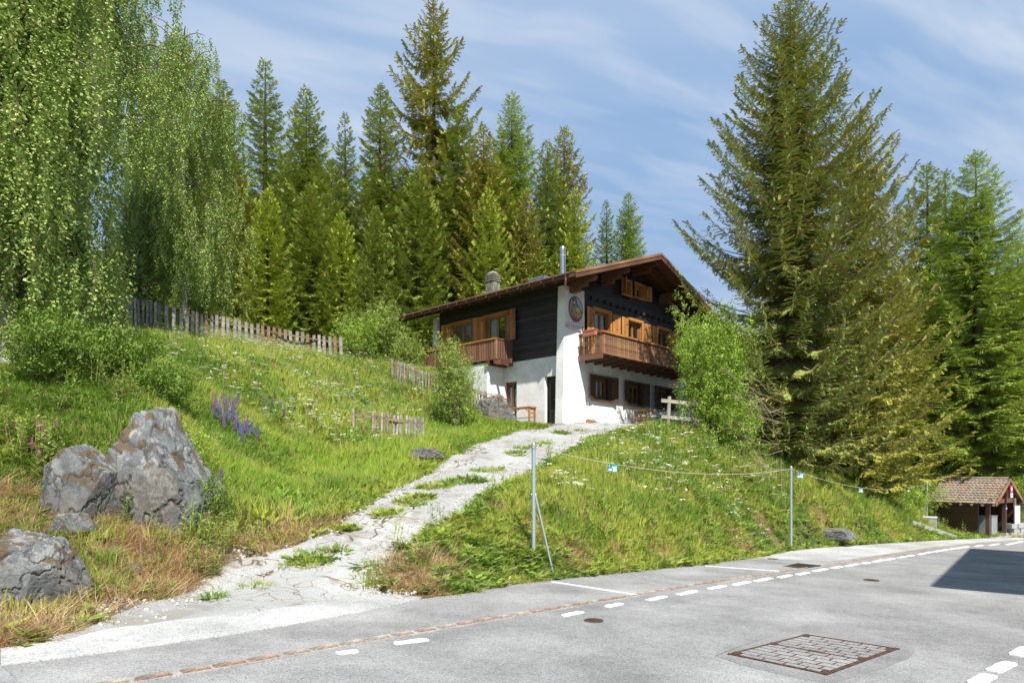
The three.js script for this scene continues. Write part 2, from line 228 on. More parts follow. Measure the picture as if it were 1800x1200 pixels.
{ // the drive, lofted between its edges
  const N = 150, K = 22, cl = P => new THREE.CatmullRomCurve3(P.map(p => V(p[0], 0, p[1])), false, 'centripetal').getSpacedPoints(N);
  const A = cl(driveL), B = cl(driveR), pos = [], uv = [], idx = [];
  for (let i = 0; i <= N; i++) for (let k = 0; k <= K; k++) {
    const e = (fbm(i * .16, 3, 0, 3) - .5) * .9, e2 = (fbm(i * .16, 63, 0, 3) - .5) * .9, w = Math.hypot(A[i].x - B[i].x, A[i].z - B[i].z), t = lerp(e * .5 / w, 1 + e2 * .5 / w, k / K);
    const x = lerp(A[i].x, B[i].x, t), d = lerp(A[i].z, B[i].z, t), inR = inPoly(x, d, risePoly);
    const base = inR ? plane(x, d) + .007 : Math.max(Hgt(x, d) + .06, plane(x, d) + .007);
    pos.push(x, base + (inR ? 0 : (fbm(x * 2.2, d * 2.2, 0, 3) - .3) * .05) - (inR ? 0 : i === 0 ? .09 : k === 0 || k === K ? .05 : 0), -d); uv.push(x / 9, d / 9);
    if (i < N && k < K) { const a = i * (K + 1) + k; idx.push(a, a + 1, a + K + 1, a + 1, a + K + 2, a + K + 1); }
  }
  const g = new THREE.BufferGeometry(); g.setAttribute('position', new THREE.Float32BufferAttribute(pos, 3)); g.setAttribute('uv', new THREE.Float32BufferAttribute(uv, 2)); g.setIndex(idx); g.computeVertexNormals();
  // cracked, bleached asphalt: cells with dirt in the joints, grit, stains
  const cell = (x, y, n, s) => { let f1 = 9, f2 = 9; const X = Math.floor(x), Y = Math.floor(y); for (let j = -1; j < 2; j++) for (let i = -1; i < 2; i++) { const a = ((X + i) % n + n) % n, b = ((Y + j) % n + n) % n, q = Math.hypot(X + i + hsh(a, b, s) - x, Y + j + hsh(a, b, s + 1) - y); if (q < f1) { f2 = f1; f1 = q; } else if (q < f2) f2 = q; } return f2 - f1; };
  const dt = tex(1536, 1536, (u, v, i, j) => {
    const wx = (tnoise(u, v, 20, 20, 1) - .5) * .09 + (tnoise(u, v, 70, 70, 2) - .5) * .03, wy = (tnoise(u, v, 20, 20, 11) - .5) * .09 + (tnoise(u, v, 70, 70, 12) - .5) * .03;
    const c1 = cell((u + wx) * 8, (v + wy) * 8, 8, 40), c2 = cell((u + wx * .7) * 23, (v + wy * .7) * 23, 23, 44), on = tnoise(u, v, 7, 7, 51), on2 = tnoise(u, v, 9, 9, 55);
    let c = .80 + (hsh(i, j, 7) - .5) * .13 + (hsh(i >> 1, j >> 1, 17) - .5) * .10 + (tnoise(u, v, 12, 12, 5) - .5) * .12;
    const w1 = .012 + .05 * sstep(.45, .8, on), k = Math.max((1 - sstep(w1 * .35, w1, c1)) * sstep(.28, .5, on), (1 - sstep(.012, .055, c2)) * sstep(.50, .68, on2) * .75);
    const st = sstep(.60, .74, tnoise(u, v, 14, 14, 33) * .6 + tnoise(u, v, 60, 60, 34) * .4) * .5;
    const dirt = [.43 + hsh(i, j, 70) * .12, .37 + hsh(i, j, 70) * .1, .29 + hsh(i, j, 70) * .08];
    return [0, 1, 2].map(q => lerp(lerp(c * [1, .995, .98][q], [.66, .62, .56][q], st), dirt[q], k));
  });
  struct('drive', g, std([.57, .57, .56], .94, { map: dt, bumpMap: rep(asphaltB, 7), bumpScale: .006 }), 'cracked bleached asphalt drive climbing to the chalet with weeds', 'drive');
}
// painted marks, each its own sheet
const marks = new THREE.Group(); marks.name = 'road_markings'; marks.userData = { label: 'worn white dashes and bay lines painted on the asphalt', category: 'road marking', kind: 'structure' }; scene.add(marks);
function stroke(a, b, w, lift, r, rough = .02) {
  const dx = b[0] - a[0], dy = b[1] - a[1], L = Math.hypot(dx, dy), ux = dx / L, uy = dy / L, P = [], n = Math.max(3, Math.min(40, Math.ceil(L / .06)));
  for (const s of [-1, 1]) for (let i = 0; i <= n; i++) { const t = s < 0 ? i / n : 1 - i / n, o = s * (w / 2) * (1 - (i === 0 || i === n ? .25 : 0)) + (r() - .5) * rough, l = t * L + (r() - .5) * rough; P.push([a[0] + ux * l - uy * o, a[1] + uy * l + ux * o]); }
  return sheet(P, lift);
}
{
  const r = rng(11);
  const dash = [[592, 628, 1147], [693, 752, 1128], [988, 1022, 1079.5], [1066, 1093, 1064], [1138, 1170, 1052], [1192, 1225, 1042], [1247, 1273, 1032.5], [1289, 1317, 1025.5], [1329, 1356, 1019], [1368, 1390, 1013.2], [1401, 1420, 1008.4], [1432, 1453, 1002], [1463, 1479, 997.2], [1488, 1508, 993.5], [1517, 1528, 989.8], [1536, 1553, 986], [1558, 1572, 982.8], [1580, 1591, 979.5], [1596, 1607, 976.7], [1615, 1625, 974], [1628, 1638, 971], [1642, 1654, 968.8], [1656, 1667, 966.6], [1669, 1679, 965], [1680, 1689, 963.6], [1692, 1702, 961.6], [1715, 1727, 959.5], [1740, 1755, 957.4], [1770, 1798, 954.6]];
  for (const [a, b, y] of dash) { const s = a < 760 ? .06 : .11; part('dash', stroke(road(a, y + s * (b - a)), road(b, y - s * (b - a)), lerp(.10, .12, sstep(900, 1700, a)), .012, r, .03), M.paint, marks); }
  for (const [a, b] of [[[1712, 1203], [1742, 1187]], [[1745, 1181], [1778, 1165]], [[1786, 1153], [1806, 1139]], [[1680, 1224], [1705, 1208]]]) part('dash', stroke(road(...a), road(...b), .13, .012, r, .012), M.paint, marks);
  part('bay_line', stroke(road(970, 1023), road(1120, 1046), .075, .012, r, .006), M.paint, marks);
  part('bay_line', stroke(road(1240, 995), road(1375, 1004.5), .075, .012, r, .006), M.paint, marks);
}
{ // brick edging, brick by brick
  const e = new THREE.Group(); e.name = 'brick_edging'; e.userData = { label: 'row of worn red bricks set flush along the road edge', category: 'brick edging', kind: 'structure' }; scene.add(e);
  const mats = [[.56, .40, .34], [.52, .36, .30], [.58, .47, .41], [.60, .52, .47], [.47, .33, .28], [.57, .44, .39]].map(c => std(c, .9, { map: rep(soilT, 2.4), bumpMap: rep(soilB, 3), bumpScale: .004 }));
  const mort = std([.52, .49, .46], .95, { map: rep(asphaltT, .4), bumpMap: rep(asphaltB, .8), bumpScale: .004 });
  const r = rng(5), L = brickLine.getLength(), n = Math.floor(L / .30), pts = brickLine.getSpacedPoints(n), g = box(.27, .05, .125);
  const bed = []; const bedR = []; for (const p of pts) { bed.push([p.x, p.z]); }
  const off = s => bed.map((p, i) => { const q = bed[Math.min(i + 1, bed.length - 1)], o = bed[Math.max(i - 1, 0)], dx = q[0] - o[0], dy = q[1] - o[1], l = Math.hypot(dx, dy); return [p[0] - dy / l * s, p[1] + dx / l * s]; });
  part('mortar_bed', sheet([...off(.085), ...off(-.085).reverse()], .011), mort, e);
  for (let i = 0; i < n; i++) {
    const a = pts[i], b = pts[i + 1], x = (a.x + b.x) / 2, d = (a.z + b.z) / 2, m = part('brick', g, mats[Math.floor(r() * 6)], e);
    m.position.set(x + (r() - .5) * .008, plane(x, d) - .012 + r() * .004, -d); m.rotation.set(.02 * (r() - .5), Math.atan2(b.z - a.z, b.x - a.x) + (r() - .5) * .03, 0, 'YXZ');
  }
}
{ const r = rng(19), P = [[1262, 1153], [1300, 1128], [1392, 1103], [1440, 1098], [1520, 1112], [1606, 1139], [1590, 1160], [1500, 1190], [1452, 1200], [1350, 1180]].map(p => road(...p)), Q = new THREE.CatmullRomCurve3(P.map(p => V(p[0], 0, p[1])), true).getSpacedPoints(60).map(p => [p.x + (r() - .5) * .04, p.z + (r() - .5) * .04]); struct('asphalt_patch', sheet(Q, .0025), std([.36, .355, .35], .93, { map: rep(asphaltT, .23), bumpMap: rep(asphaltB, .8), bumpScale: .004 }), 'darker repaired asphalt round the big service cover', 'road patch'); }
{ // service cover with two asphalt-filled lids in a rusty frame
  const c = [[1284, 1150.5], [1418, 1116.5], [1575, 1141], [1452, 1185.5]].map(p => road(...p));           // left, far, right, near
  const g = thing('service_cover', 'large square rusty framed service cover filled with asphalt in the road', 'cover');
  const lp = (a, b, t) => [lerp(a[0], b[0], t), lerp(a[1], b[1], t)], gp = (s, t) => lp(lp(c[0], c[3], s), lp(c[1], c[2], s), t); // s along left-near edge, t toward far
  const bar = (name, s0, t0, s1, t1, w, h) => { const a = gp(s0, t0), b = gp(s1, t1), A = V(a[0], plane(...a) + h - .01, -a[1]), B = V(b[0], plane(...b) + h - .01, -b[1]); part(name, beam(A, B, w, .02), M.rust, g); };
  part('lid', sheet([gp(0, 0), gp(1, 0), gp(1, .5), gp(0, .5)], .006), M.asphaltLane, g); part('lid', sheet([gp(0, .5), gp(1, .5), gp(1, 1), gp(0, 1)], .006), M.asphaltLane, g);
  bar('frame_bar', -.02, 0, 1.02, 0, .035, .013); bar('frame_bar', 0, -.02, 0, 1.02, .022, .0125); bar('frame_bar', -.02, 1, 1.04, 1, .022, .013); bar('frame_bar', 1, -.02, 1, 1.02, .045, .0125);
  bar('centre_bar', 0, .5, 1, .5, .016, .012); bar('lifting_slot', .42, .5, .60, .5, .04, .0135);
  const r = rng(3);
  for (let i = 1; i < 12; i++) { const t = i / 12; if (i !== 6) bar('rib', .01, t, .99, t, .008, .0085); }
  for (let i = 0; i < 12; i++) { const t0 = i / 12, t1 = (i + 1) / 12; for (const s of (i % 2 ? [.22, .45, .66, .86] : [.33, .56, .77])) bar('cross_rib', s + (r() - .5) * .03, t0, s + (r() - .5) * .03, t1, .012, .0095); }
  for (const [s, t] of [[.03, .05], [.97, .05], [.03, .5], [.97, .52], [.03, .95], [.97, .96]]) bar('corner_lug', s - .045, t, s + .045, t, .09, .0145);
}
function disc(px, py, R, label, name, mat) { const [x, d] = road(px, py), g = thing(name, label, 'cover'); part('frame', mv(new THREE.TorusGeometry(R, .015, 6, 40).rotateX(Math.PI / 2).scale(1, .5, 1), 0, .004, 0), M.rust, g); part('lid', mv(new THREE.CylinderGeometry(R - .012, R - .012, .02, 36), 0, -.001, 0), mat, g); for (let i = 0; i < 5; i++) part('rib', box(R * 1.1, .006, .012, 0, .0115, (i - 2) * R * .28), M.rust, g); g.position.set(x, plane(x, d), -d); }
disc(1043.5, 1091, .105, 'small round rusty valve cover beside the nearest white dashes', 'valve_cover', M.iron);
disc(1532, 1020, .13, 'small round rusty valve cover in mid road past the big cover', 'valve_cover', M.iron);
{ const [x, d] = road(1409, 996), g = thing('drain_grate', 'dark rectangular iron drain grate beside the brick edging', 'drain'); part('well', box(.9, .02, .45, 0, -.004, 0), M.black, g); for (let i = 0; i < 12; i++) part('bar', box(.035, .016, .45, -.41 + i * .0745, .012, 0), M.iron, g); for (const s of [-1, 1]) part('frame_bar', box(.9, .022, .03, 0, .012, s * .235), M.iron, g); g.position.set(x, plane(x, d), -d); g.rotation.y = .78; }
{ const r = rng(8), a = road(1350, 982), b = road(1368, 983.5); struct('tar_patch', stroke(a, b, .22, .017, r, .05), std([.20, .13, .10], .9, { map: rep(soilT, 3) }), 'small reddish brown patch at the tip of the pale pavement', 'patch'); }

// ---------- the neighbour's house beyond the picture's right edge, whose shadow falls on the road ----------
{
  const Hn = 8, sx = .34 / (Math.tan(52.5 * Math.PI / 180)), sd = .94 / Math.tan(52.5 * Math.PI / 180);
  const sh = p => [p[0] + sx * (Hn - plane(...p)), p[1] - sd * (Hn - plane(...p))];
  const A = sh(road(1635, 1030)), B = sh(road(1706, 963.5)), L = Math.hypot(B[0] - A[0], B[1] - A[1]), ang = Math.atan2(B[1] - A[1], B[0] - A[0]);
  const g = thing('neighbour_house', 'white rendered house just beyond the right edge, seen by its shadow', 'house');
  g.position.set(A[0], 0, -A[1]); g.rotation.y = ang; // local x along the eave, local z toward the camera's right
  const wd = 9, ov = .6; part('wall', box(L - 2 * ov, Hn + 2, wd - 2 * ov, L / 2, Hn / 2 - 1.4, wd / 2), M.plaster, g);
  const pr = .28 * wd / 2, s = new THREE.Shape([[0, 0], [wd / 2, pr], [wd, 0], [wd, -.25], [wd / 2, pr - .25], [0, -.25]].map(p => new THREE.Vector2(...p)));
  part('roof', mv(new THREE.ExtrudeGeometry(s, { depth: L, bevelEnabled: false }).rotateY(-Math.PI / 2).translate(L, 0, 0), 0, Hn, 0), M.roofing, g);
  for (let i = 0; i < 4; i++) for (let k = 0; k < 2; k++) { const w = sub('window', g); part('frame', box(1.3, 1.5, .06, 2 + i * (L - 4) / 3, 1.6 + k * 2.9, ov - .02), M.brown, w); part('pane', box(1.1, 1.3, .03, 2 + i * (L - 4) / 3, 1.6 + k * 2.9, ov - .05), std([.03, .035, .04], .1), w); }
}
// ---------- the chalet ----------
const house = thing('chalet', 'white and black timber chalet with honey wood shutters and brown balconies', 'house');
house.position.set(HO[0], HO[1], -HO[2]); house.rotation.y = HA;
{
  const W = 10.7, DP = 8.2, U0 = .3, e0 = 5.52, pitch = .343, eU = -.85, rid = 5.35;
  const roofW = u => 5.50 + pitch * (Math.min(u, W - u) + .85);                         // underside of the roof
  // slabs with openings: rows of rectangles in (a,w); returns boxes
  function holed(a0, a1, w0, w1, holes, mk) {
    const xs = [...new Set([a0, a1, ...holes.flatMap(h => [h[0], h[1]])])].filter(x => x >= a0 && x <= a1).sort((p, q) => p - q), ys = [...new Set([w0, w1, ...holes.flatMap(h => [h[2], h[3]])])].filter(y => y >= w0 && y <= w1).sort((p, q) => p - q), out = [];
    for (let i = 0; i + 1 < xs.length; i++) { let run = null; for (let j = 0; j + 1 <= ys.length; j++) { const last = j + 1 >= ys.length, cx = (xs[i] + xs[i + 1]) / 2, open = last || holes.some(h => cx > h[0] && cx < h[1] && (ys[j] + ys[j + 1]) / 2 > h[2] && (ys[j] + ys[j + 1]) / 2 < h[3]); if (open) { if (run !== null) out.push(mk(xs[i], xs[i + 1], run, ys[j])); run = null; } else if (run === null) run = ys[j]; } }
    return mergeGeometries(out);
  }
  const GW = [2.15, 4.74, 7.30].map(u => [u, u + 1.2, 1.10, 2.12]), DR = [[2.24, 3.52, 2.9, 5.02], [4.80, 6.08, 2.9, 5.02], [7.38, 8.64, 2.9, 5.02]], AT = [[4.46, 5.06, 6.08, 6.72], [5.52, 6.20, 6.12, 6.74]];
  const LW = [[3.26, 4.70, 3.85, 5.05], [5.47, 6.98, 3.85, 5.05]], LD = [.56, 1.14, -.1, 2.02], LB = [2.74, 3.5, .82, 2.0];
  // masonry storey
  part('front_wall', holed(U0, W, -1.2, 2.8, GW, (a, b, c, d) => box(b - a, d - c, .32, (a + b) / 2, (c + d) / 2, -.16)), M.plaster, house);
  part('side_wall', holed(0, DP, -1.2, 2.83, [LD, LB], (a, b, c, d) => box(.34, d - c, b - a, U0 + .17, (c + d) / 2, -(a + b) / 2)), M.plaster, house);
  part('end_wall', mergeGeometries([box(.3, 6.6, DP, W - .16, 2.1, -DP / 2), box(W - U0 - .7, 6.9, .3, W / 2 + .1, 2.2, -DP + .15)]), M.plaster, house);
  part('side_block', box(1.05, 5.2, 4.4, -.225 + .001, .15, -5.72), M.plaster, house); // projecting wall under the side balcony
  part('meter_hatch', box(.34, .62, .025, -.22, 1.75, -3.515), std([.70, .70, .69], .7), house);
  part('floor_slab', box(W - 1, .2, DP - .8, W / 2, 2.72, -DP / 2), M.inside, house);
  part('inner_wall', mergeGeometries([box(W - 1, 7, .1, W / 2, 2.4, -3.4), box(.1, 5.4, 3.0, 4.1, 2.7, -1.9)]), M.inside, house);
  // leaning corner piers
  function pier(name, uf, v0, v1, top) { const g = box(1, 1, 1); const p = g.attributes.position; for (let i = 0; i < p.count; i++) { const f = p.getX(i) > 0, t = p.getY(i) > 0, n = p.getZ(i) > 0; const w = t ? top : -1.2, k = w / 5.6; p.setXYZ(i, f ? uf : lerp(0, .2, k), w, n ? -lerp(v0 - .0, v0 + .06, k) : -v1); } g.computeVertexNormals(); const uv = g.attributes.uv; for (let i = 0; i < uv.count; i++) uv.setXY(i, p.getX(i) + p.getZ(i), p.getY(i)); return part(name, g, M.plaster, house); }
  pier('corner_pier', 1.52, -.06, .34, 5.62); pier('corner_pier', .9, 7.86, 8.22, 5.5);
  // timber storey: backing and planks
  part('timber_backing', mergeGeometries([holed(1.4, W - .3, 2.8, 5.6, DR, (a, b, c, d) => box(b - a, d - c, .14, (a + b) / 2, (c + d) / 2, -.26)), holed(.2, 7.9, 2.83, 5.75, LW, (a, b, c, d) => box(.12, d - c, b - a, U0 + .2, (c + d) / 2, -(a + b) / 2))]), M.black, house);
  { const s = new THREE.Shape([[1.2, 5.55], [W - 1.2, 5.55], [W - 1.2, roofW(1.2) - .03], [rid, roofW(rid) - .03], [1.2, roofW(1.2) - .03]].map(p => new THREE.Vector2(...p))); for (const h of AT) s.holes.push(new THREE.Path([[h[0], h[2]], [h[1], h[2]], [h[1], h[3]], [h[0], h[3]]].map(p => new THREE.Vector2(...p)))); part('gable_backing', mv(new THREE.ExtrudeGeometry(s, { depth: .12, bevelEnabled: false }), 0, 0, -.33), M.black, house); }
  const r = rng(21), dm = [M.darkWood, M.darkWood2, M.darkWood3], gap = (a0, a1, w, H) => { let seg = [[a0, a1]]; for (const h of H) if (w + .15 > h[2] && w < h[3]) seg = seg.flatMap(([a, b]) => h[1] <= a || h[0] >= b ? [[a, b]] : [[a, h[0]], [h[1], b]].filter(q => q[1] - q[0] > .03)); return seg; };
  const fw = sub('front_cladding', house), sw = sub('side_cladding', house);
  for (let w = 2.8; w < 7.5; w += .165) { const lim = Math.max(1.52, (w + .165 - 5.50) / pitch - .85); if (lim > rid - .2) break; for (const [a, b] of gap(lim, W - lim + (lim === 1.52 ? 1.2 : 0), w, [...DR, ...AT])) { const t = .09 + r() * .014; part('plank', box(b - a, .158, t, (a + b) / 2, w + .08, -.19 + t / 2), dm[Math.floor(r() * 3)], fw); } }
  for (let w = 2.84; w < 5.7; w += .165) for (const [a, b] of gap(.32, 7.88, w, LW)) { const t = .09 + r() * .014; part('plank', box(t, .158, b - a, U0 + .12 - t / 2, w + .08, -(a + b) / 2), dm[Math.floor(r() * 3)], sw); }
  // beam ends under the attic
  for (let i = 0; i < 16; i++) part('beam_end', box(.15, .13, .12, 1.62 + i * .5, 5.46, -.03), M.darkWood2, house);
  // roof: two boarded slopes with a grey covering, fascia and gutters
  const v0 = -1.35, v1 = 9.8, sl = Math.hypot(1, pitch), half = rid - eU;
  for (const s of [-1, 1]) {
    const ang = -s * Math.atan(pitch), mk = (w, h, d, off) => { const g = box(w, h, d); g.translate(s * -0, off, 0); g.rotateZ(ang); return g.translate(rid + s * half / 2, (roofW(eU) + roofW(rid)) / 2, -(v0 + v1) / 2); };
    part('roof_boards', mk(half * sl, .05, v1 - v0, .025), M.stain, house);
    part('roof_cover', mk(half * sl + .06, .055, v1 - v0 + .05, .1325 + .01), M.roofing, house);
    part('roof_battens', mk(half * sl, .10, v1 - v0 - .05, .101), M.stainDark, house);
    for (const v of [v0 - .03, v1 + .03]) { const a = V(rid, roofW(rid) + .05, -v), b = V(rid + s * (half + .03), roofW(eU) + .04, -v); const f = beam(a, b, .05, .24); part('bargeboard', f, M.stain, house); const f2 = beam(V(rid, roofW(rid) + .15, -v - (v < 0 ? -.035 : .035)), V(rid + s * (half + .03), roofW(eU) + .14, -v - (v < 0 ? -.035 : .035)), .03, .10); part('bargeboard_trim', f2, M.balk2, house); }
    const gu = s < 0 ? eU : W - eU; part('fascia', box(.04, .17, v1 - v0, gu - s * -.04, roofW(eU) + .06, -(v0 + v1) / 2), M.stain, house);
    part('gutter', new THREE.CylinderGeometry(.075, .075, v1 - v0 - .3, 10, 1, true, 0, Math.PI).rotateZ(Math.PI / 2).rotateY(Math.PI / 2).scale(1, 1, 1).translate(gu + s * .075, roofW(eU) + .10, -(v0 + v1) / 2), M.stain, house);
  }
  for (let v = v0 + .35; v < v1; v += .62) { const u1 = U0 + .2; part('rafter_tail', beam(V(eU + .04, roofW(eU) - .05, -v), V(u1, roofW(u1) - .05, -v), .09, .12), M.stainDark, house); part('gutter_bracket', box(.02, .05, .03, eU - .13, roofW(eU) + .04, -v), M.copper, house); }
  part('downpipe_elbow', tube([[eU - .07, 5.52, .95], [eU - .05, 5.38, .95], [eU + .1, 5.30, .8], [eU + .5, 5.22, .62]], .05, 16, 8), M.copper, house);
  // stepped purlin brackets
  for (const u of [.62, 2.95, rid, W - 2.95, W - .62]) {
    const top = roofW(u) - .12, k = u === rid ? 1 : 1, P = [[-.3, top], [1.22, top], [1.28, top - .10], [1.2, top - .19], [.82, top - .20], [.80, top - .35], [.48, top - .36], [.46, top - .52], [-.3, top - .52]];
    if (u === rid) P.splice(5, 4, [.80, top - .42], [-.3, top - .42]);
    const g = new THREE.ExtrudeGeometry(new THREE.Shape(P.map(p => new THREE.Vector2(...p))), { depth: .22, bevelEnabled: true, bevelSize: .008, bevelThickness: .008, bevelSegments: 1 }).rotateY(-Math.PI / 2).translate(u + .11, 0, 0);
    const uv = g.attributes.uv; part('purlin_bracket', g, M.stain, house);
  }
  for (const v of [-.75, -.15]) for (const s of [-1, 1]) part('rafter', beam(V(rid, roofW(rid) - .06, -v), V(rid + s * (half - .2), roofW(eU + .2) - .06, -v), .10, .12), M.stainDark, house);
  // windows: each a part with frame, casements, panes
  const faceF = (g, u, w, z = 0) => { g.position.set(u, w, z); return g; }, faceL = (g, v, w, x = U0) => { g.position.set(x, w, -v); g.rotation.y = -Math.PI / 2; return g; };
  function casement(g, w, h, z, m, nsash = 2, pane = true) { // local origin at the centre of the opening
    const f = .07; part('frame', mergeGeometries([box(w, f, .1, 0, h / 2 - f / 2, z), box(w, f, .1, 0, -h / 2 + f / 2, z), box(f, h - 2 * f, .1, -w / 2 + f / 2, 0, z), box(f, h - 2 * f, .1, w / 2 - f / 2, 0, z)]), m, g);
    const iw = w - 2 * f, sw = iw / nsash;
    for (let i = 0; i < nsash; i++) { const x = -iw / 2 + sw * (i + .5), b = .06, hh = h - 2 * f; part('sash', mergeGeometries([box(sw - .006, b, .05, x, hh / 2 - b / 2, z + .008), box(sw - .006, b, .05, x, -hh / 2 + b / 2, z + .008), box(b, hh - 2 * b, .05, x - sw / 2 + b / 2 + .003, 0, z + .008), box(b, hh - 2 * b, .05, x + sw / 2 - b / 2 - .003, 0, z + .008)]), m, g); part('pane', box(sw - 2 * b, hh - 2 * b, .006, x, 0, z), M.glass, g); }
  }
  function casing(g, w, h, z, m, c = .1, sill = true) { part('casing', mergeGeometries([box(w + 2 * c, c, .06, 0, h / 2 + c / 2, z), box(c, h, .055, -w / 2 - c / 2, 0, z), box(c, h, .055, w / 2 + c / 2, 0, z)]), m, g); if (sill) part('sill', box(w + 2 * c + .06, .06, .14, 0, -h / 2 - .03, z + .03), m, g); }
  function reveal(g, w, h, z0, z1, m) { const d = z0 - z1, z = (z0 + z1) / 2, t = .03; part('reveal', mergeGeometries([box(w, t, d, 0, h / 2 - t / 2, z), box(t, h - t, d, -w / 2 + t / 2, -t / 2, z), box(t, h - t, d, w / 2 - t / 2, -t / 2, z)]), m, g); }
  // shutters: board leaves with two battens, hinged at hx, swung out by ang from flat-on-wall
  function shutter(u, w0, w1, wd, side, ang, mats, place, slot) { // side +1: leaf extends to local +x from hinge
    const g = sub('shutter', house); place(g, u, (w0 + w1) / 2); const h = w1 - w0, n = 3, q = new THREE.Group(); 
    for (let i = 0; i < n; i++) { const m = part('board', box(wd / n - .006, h, .032, side * (wd / n) * (i + .5), 0, .03), mats[i % mats.length], g); }
    part('batten', box(wd - .04, .09, .022, side * wd / 2, h * .36, .012), mats[0], g); part('batten', box(wd - .04, .09, .022, side * wd / 2, -h * .36, .012), mats[0], g);
    if (slot) part('slot', box(.14, .025, .012, side * wd / 2, slot * h * .18, .042), M.stainDark, g);
    for (const s of [-1, 1]) part('hinge', box(.12, .03, .012, side * .06, s * h * .36, .05), M.black, g);
    g.rotation.y += -side * ang; return g;
  }
  const hon = [M.honey, M.honey2, M.honey3], brn = [M.brown, M.brown2, M.brown];
  for (const [a, b, c, d] of GW) {
    const g = faceF(sub('window', house), (a + b) / 2, (c + d) / 2); casement(g, b - a - .3, d - c - .1, -.14, M.stain, 2); casing(g, b - a - .2, d - c - .08, .035, M.brown, .12); reveal(g, b - a, d - c, .0, -.2, M.brown);
    shutter(a - .02, c - .02, d + .06, .42, -1, .18, brn, (q, u, w) => faceF(q, u, w, .06)); shutter(b + .02, c - .02, d + .06, .42, 1, .22, brn, (q, u, w) => faceF(q, u, w, .06));
  }
  DR.forEach(([a, b, c, d], i) => {
    const g = faceF(sub('balcony_door', house), (a + b) / 2, (c + d) / 2); casement(g, b - a - .12, d - c, -.22, M.balk2, 2); casing(g, b - a - .1, d - c, -.04, M.honey, .1, false); reveal(g, b - a, d - c, -.02, -.25, M.honey3);
    shutter(a - .06, 2.95, 5.02, .54, -1, [.10, .12, .1][i], hon, (q, u, w) => faceF(q, u, w, -.02), 1); shutter(b + .06, 2.95, 5.02, .54, 1, [.08, .1, .1][i], hon, (q, u, w) => faceF(q, u, w, -.02), 1);
  });
  AT.forEach(([a, b, c, d], i) => {
    const g = faceF(sub('attic_window', house), (a + b) / 2, (c + d) / 2); casement(g, b - a - .04, d - c - .04, -.24, M.honey2, 1); casing(g, b - a - .02, d - c - .02, -.03, M.honey, .11); reveal(g, b - a, d - c, -.03, -.27, M.honey);
    i ? shutter(b + .1, c - .02, d + .04, .36, 1, .25, hon, (q, u, w) => faceF(q, u, w, .0)) : shutter(a - .1, c - .02, d + .04, .36, -1, 1.0, hon, (q, u, w) => faceF(q, u, w, .0));
  });
  LW.forEach(([a, b, c, d], i) => {
    const g = faceL(sub('window', house), (a + b) / 2, (c + d) / 2); casement(g, b - a - .2, d - c - .02, -.1, M.balk2, 2); casing(g, b - a - .04, d - c, .02, M.honey2, .1); reveal(g, b - a, d - c, .02, -.16, M.honey);
    if (!i) part('curtain', box(.45, d - c - .2, .02, -.36, 0, -.2), M.curtain, g);
    shutter(b + .06, c - .06, d + .06, .58, -1, .10, hon, (q, v, w) => faceL(q, v, w, U0 - .02), 1); if (!i) shutter(a - .04, c - .06, d + .1, .52, 1, .10, [M.balk2, M.honey2, M.balk2], (q, v, w) => faceL(q, v, w, U0 - .04), 1);
  });
  { const [a, b, c, d] = LB, g = faceL(sub('window', house), (a + b) / 2, (c + d) / 2); casement(g, b - a, d - c, -.2, M.stain, 2); part('curtain', box(b - a - .2, d - c - .3, .02, 0, -.1, -.29), M.curtain, g); part('sill', box(b - a, .04, .2, 0, -(d - c) / 2 + .02, -.08), M.concrete, g); }
  { const [a, b, c, d] = LD, g = faceL(sub('door', house), (a + b) / 2, 1.0); part('door_leaf', box(b - a - .08, 1.98, .05, 0, 0, -.22), std([.030, .036, .034], .45), g); part('door_frame', mergeGeometries([box(.05, 2.0, .1, -(b - a) / 2 + .025, 0, -.2), box(.05, 2.0, .1, (b - a) / 2 - .025, 0, -.2), box(b - a, .05, .1, 0, 1.0, -.2)]), M.stainDark, g); part('handle', mergeGeometries([box(.03, .03, .06, .17, .05, -.17), box(.11, .022, .022, .13, .05, -.14)]), M.steel, g); part('glazing', box(.3, 1.2, .01, 0, .25, -.192), std([.02, .025, .025], .08), g); }
  // front balcony
  const balusters = (mk, n, r) => { for (let i = 0; i < n; i++) mk(i, r); };
  {
    const b = sub('front_balcony', house), u1 = 1.15, u2 = 9.35, zf = 1.2; const rr = rng(77);
    part('deck', box(u2 - u1, .05, zf, (u1 + u2) / 2, 2.86, zf / 2), M.balk3, b);
    part('edge_board', box(u2 - u1 + .02, .07, .05, (u1 + u2) / 2, 2.86, zf + .025), M.balk2, b);
    part('side_beam', box(.1, .22, zf + .08, u1 - .05, 2.74, (zf + .08) / 2 - .05), M.balk3, b);
    for (let i = 0; i < 13; i++) { const g = new THREE.ExtrudeGeometry(new THREE.Shape([[-.2, 2.82], [zf - .06, 2.82], [zf - .06, 2.72], [zf - .16, 2.66], [-.2, 2.60]].map(p => new THREE.Vector2(...p))), { depth: .13, bevelEnabled: false }).rotateY(-Math.PI / 2).translate(u1 + .42 + i * .63 + .13, 0, 0); part('joist', g, M.stainDark, b); }
    part('handrail', box(u2 - u1 + .16, .07, .13, (u1 + u2) / 2, 3.72, zf), M.honey2, b); part('handrail', box(.12, .07, zf, u1, 3.72, zf / 2 - .03), M.balk3, b);
    part('lower_rail', box(u2 - u1, .08, .04, (u1 + u2) / 2, 3.02, zf - .035), M.balk3, b); part('upper_rail', box(u2 - u1, .07, .04, (u1 + u2) / 2, 3.60, zf - .035), M.balk3, b);
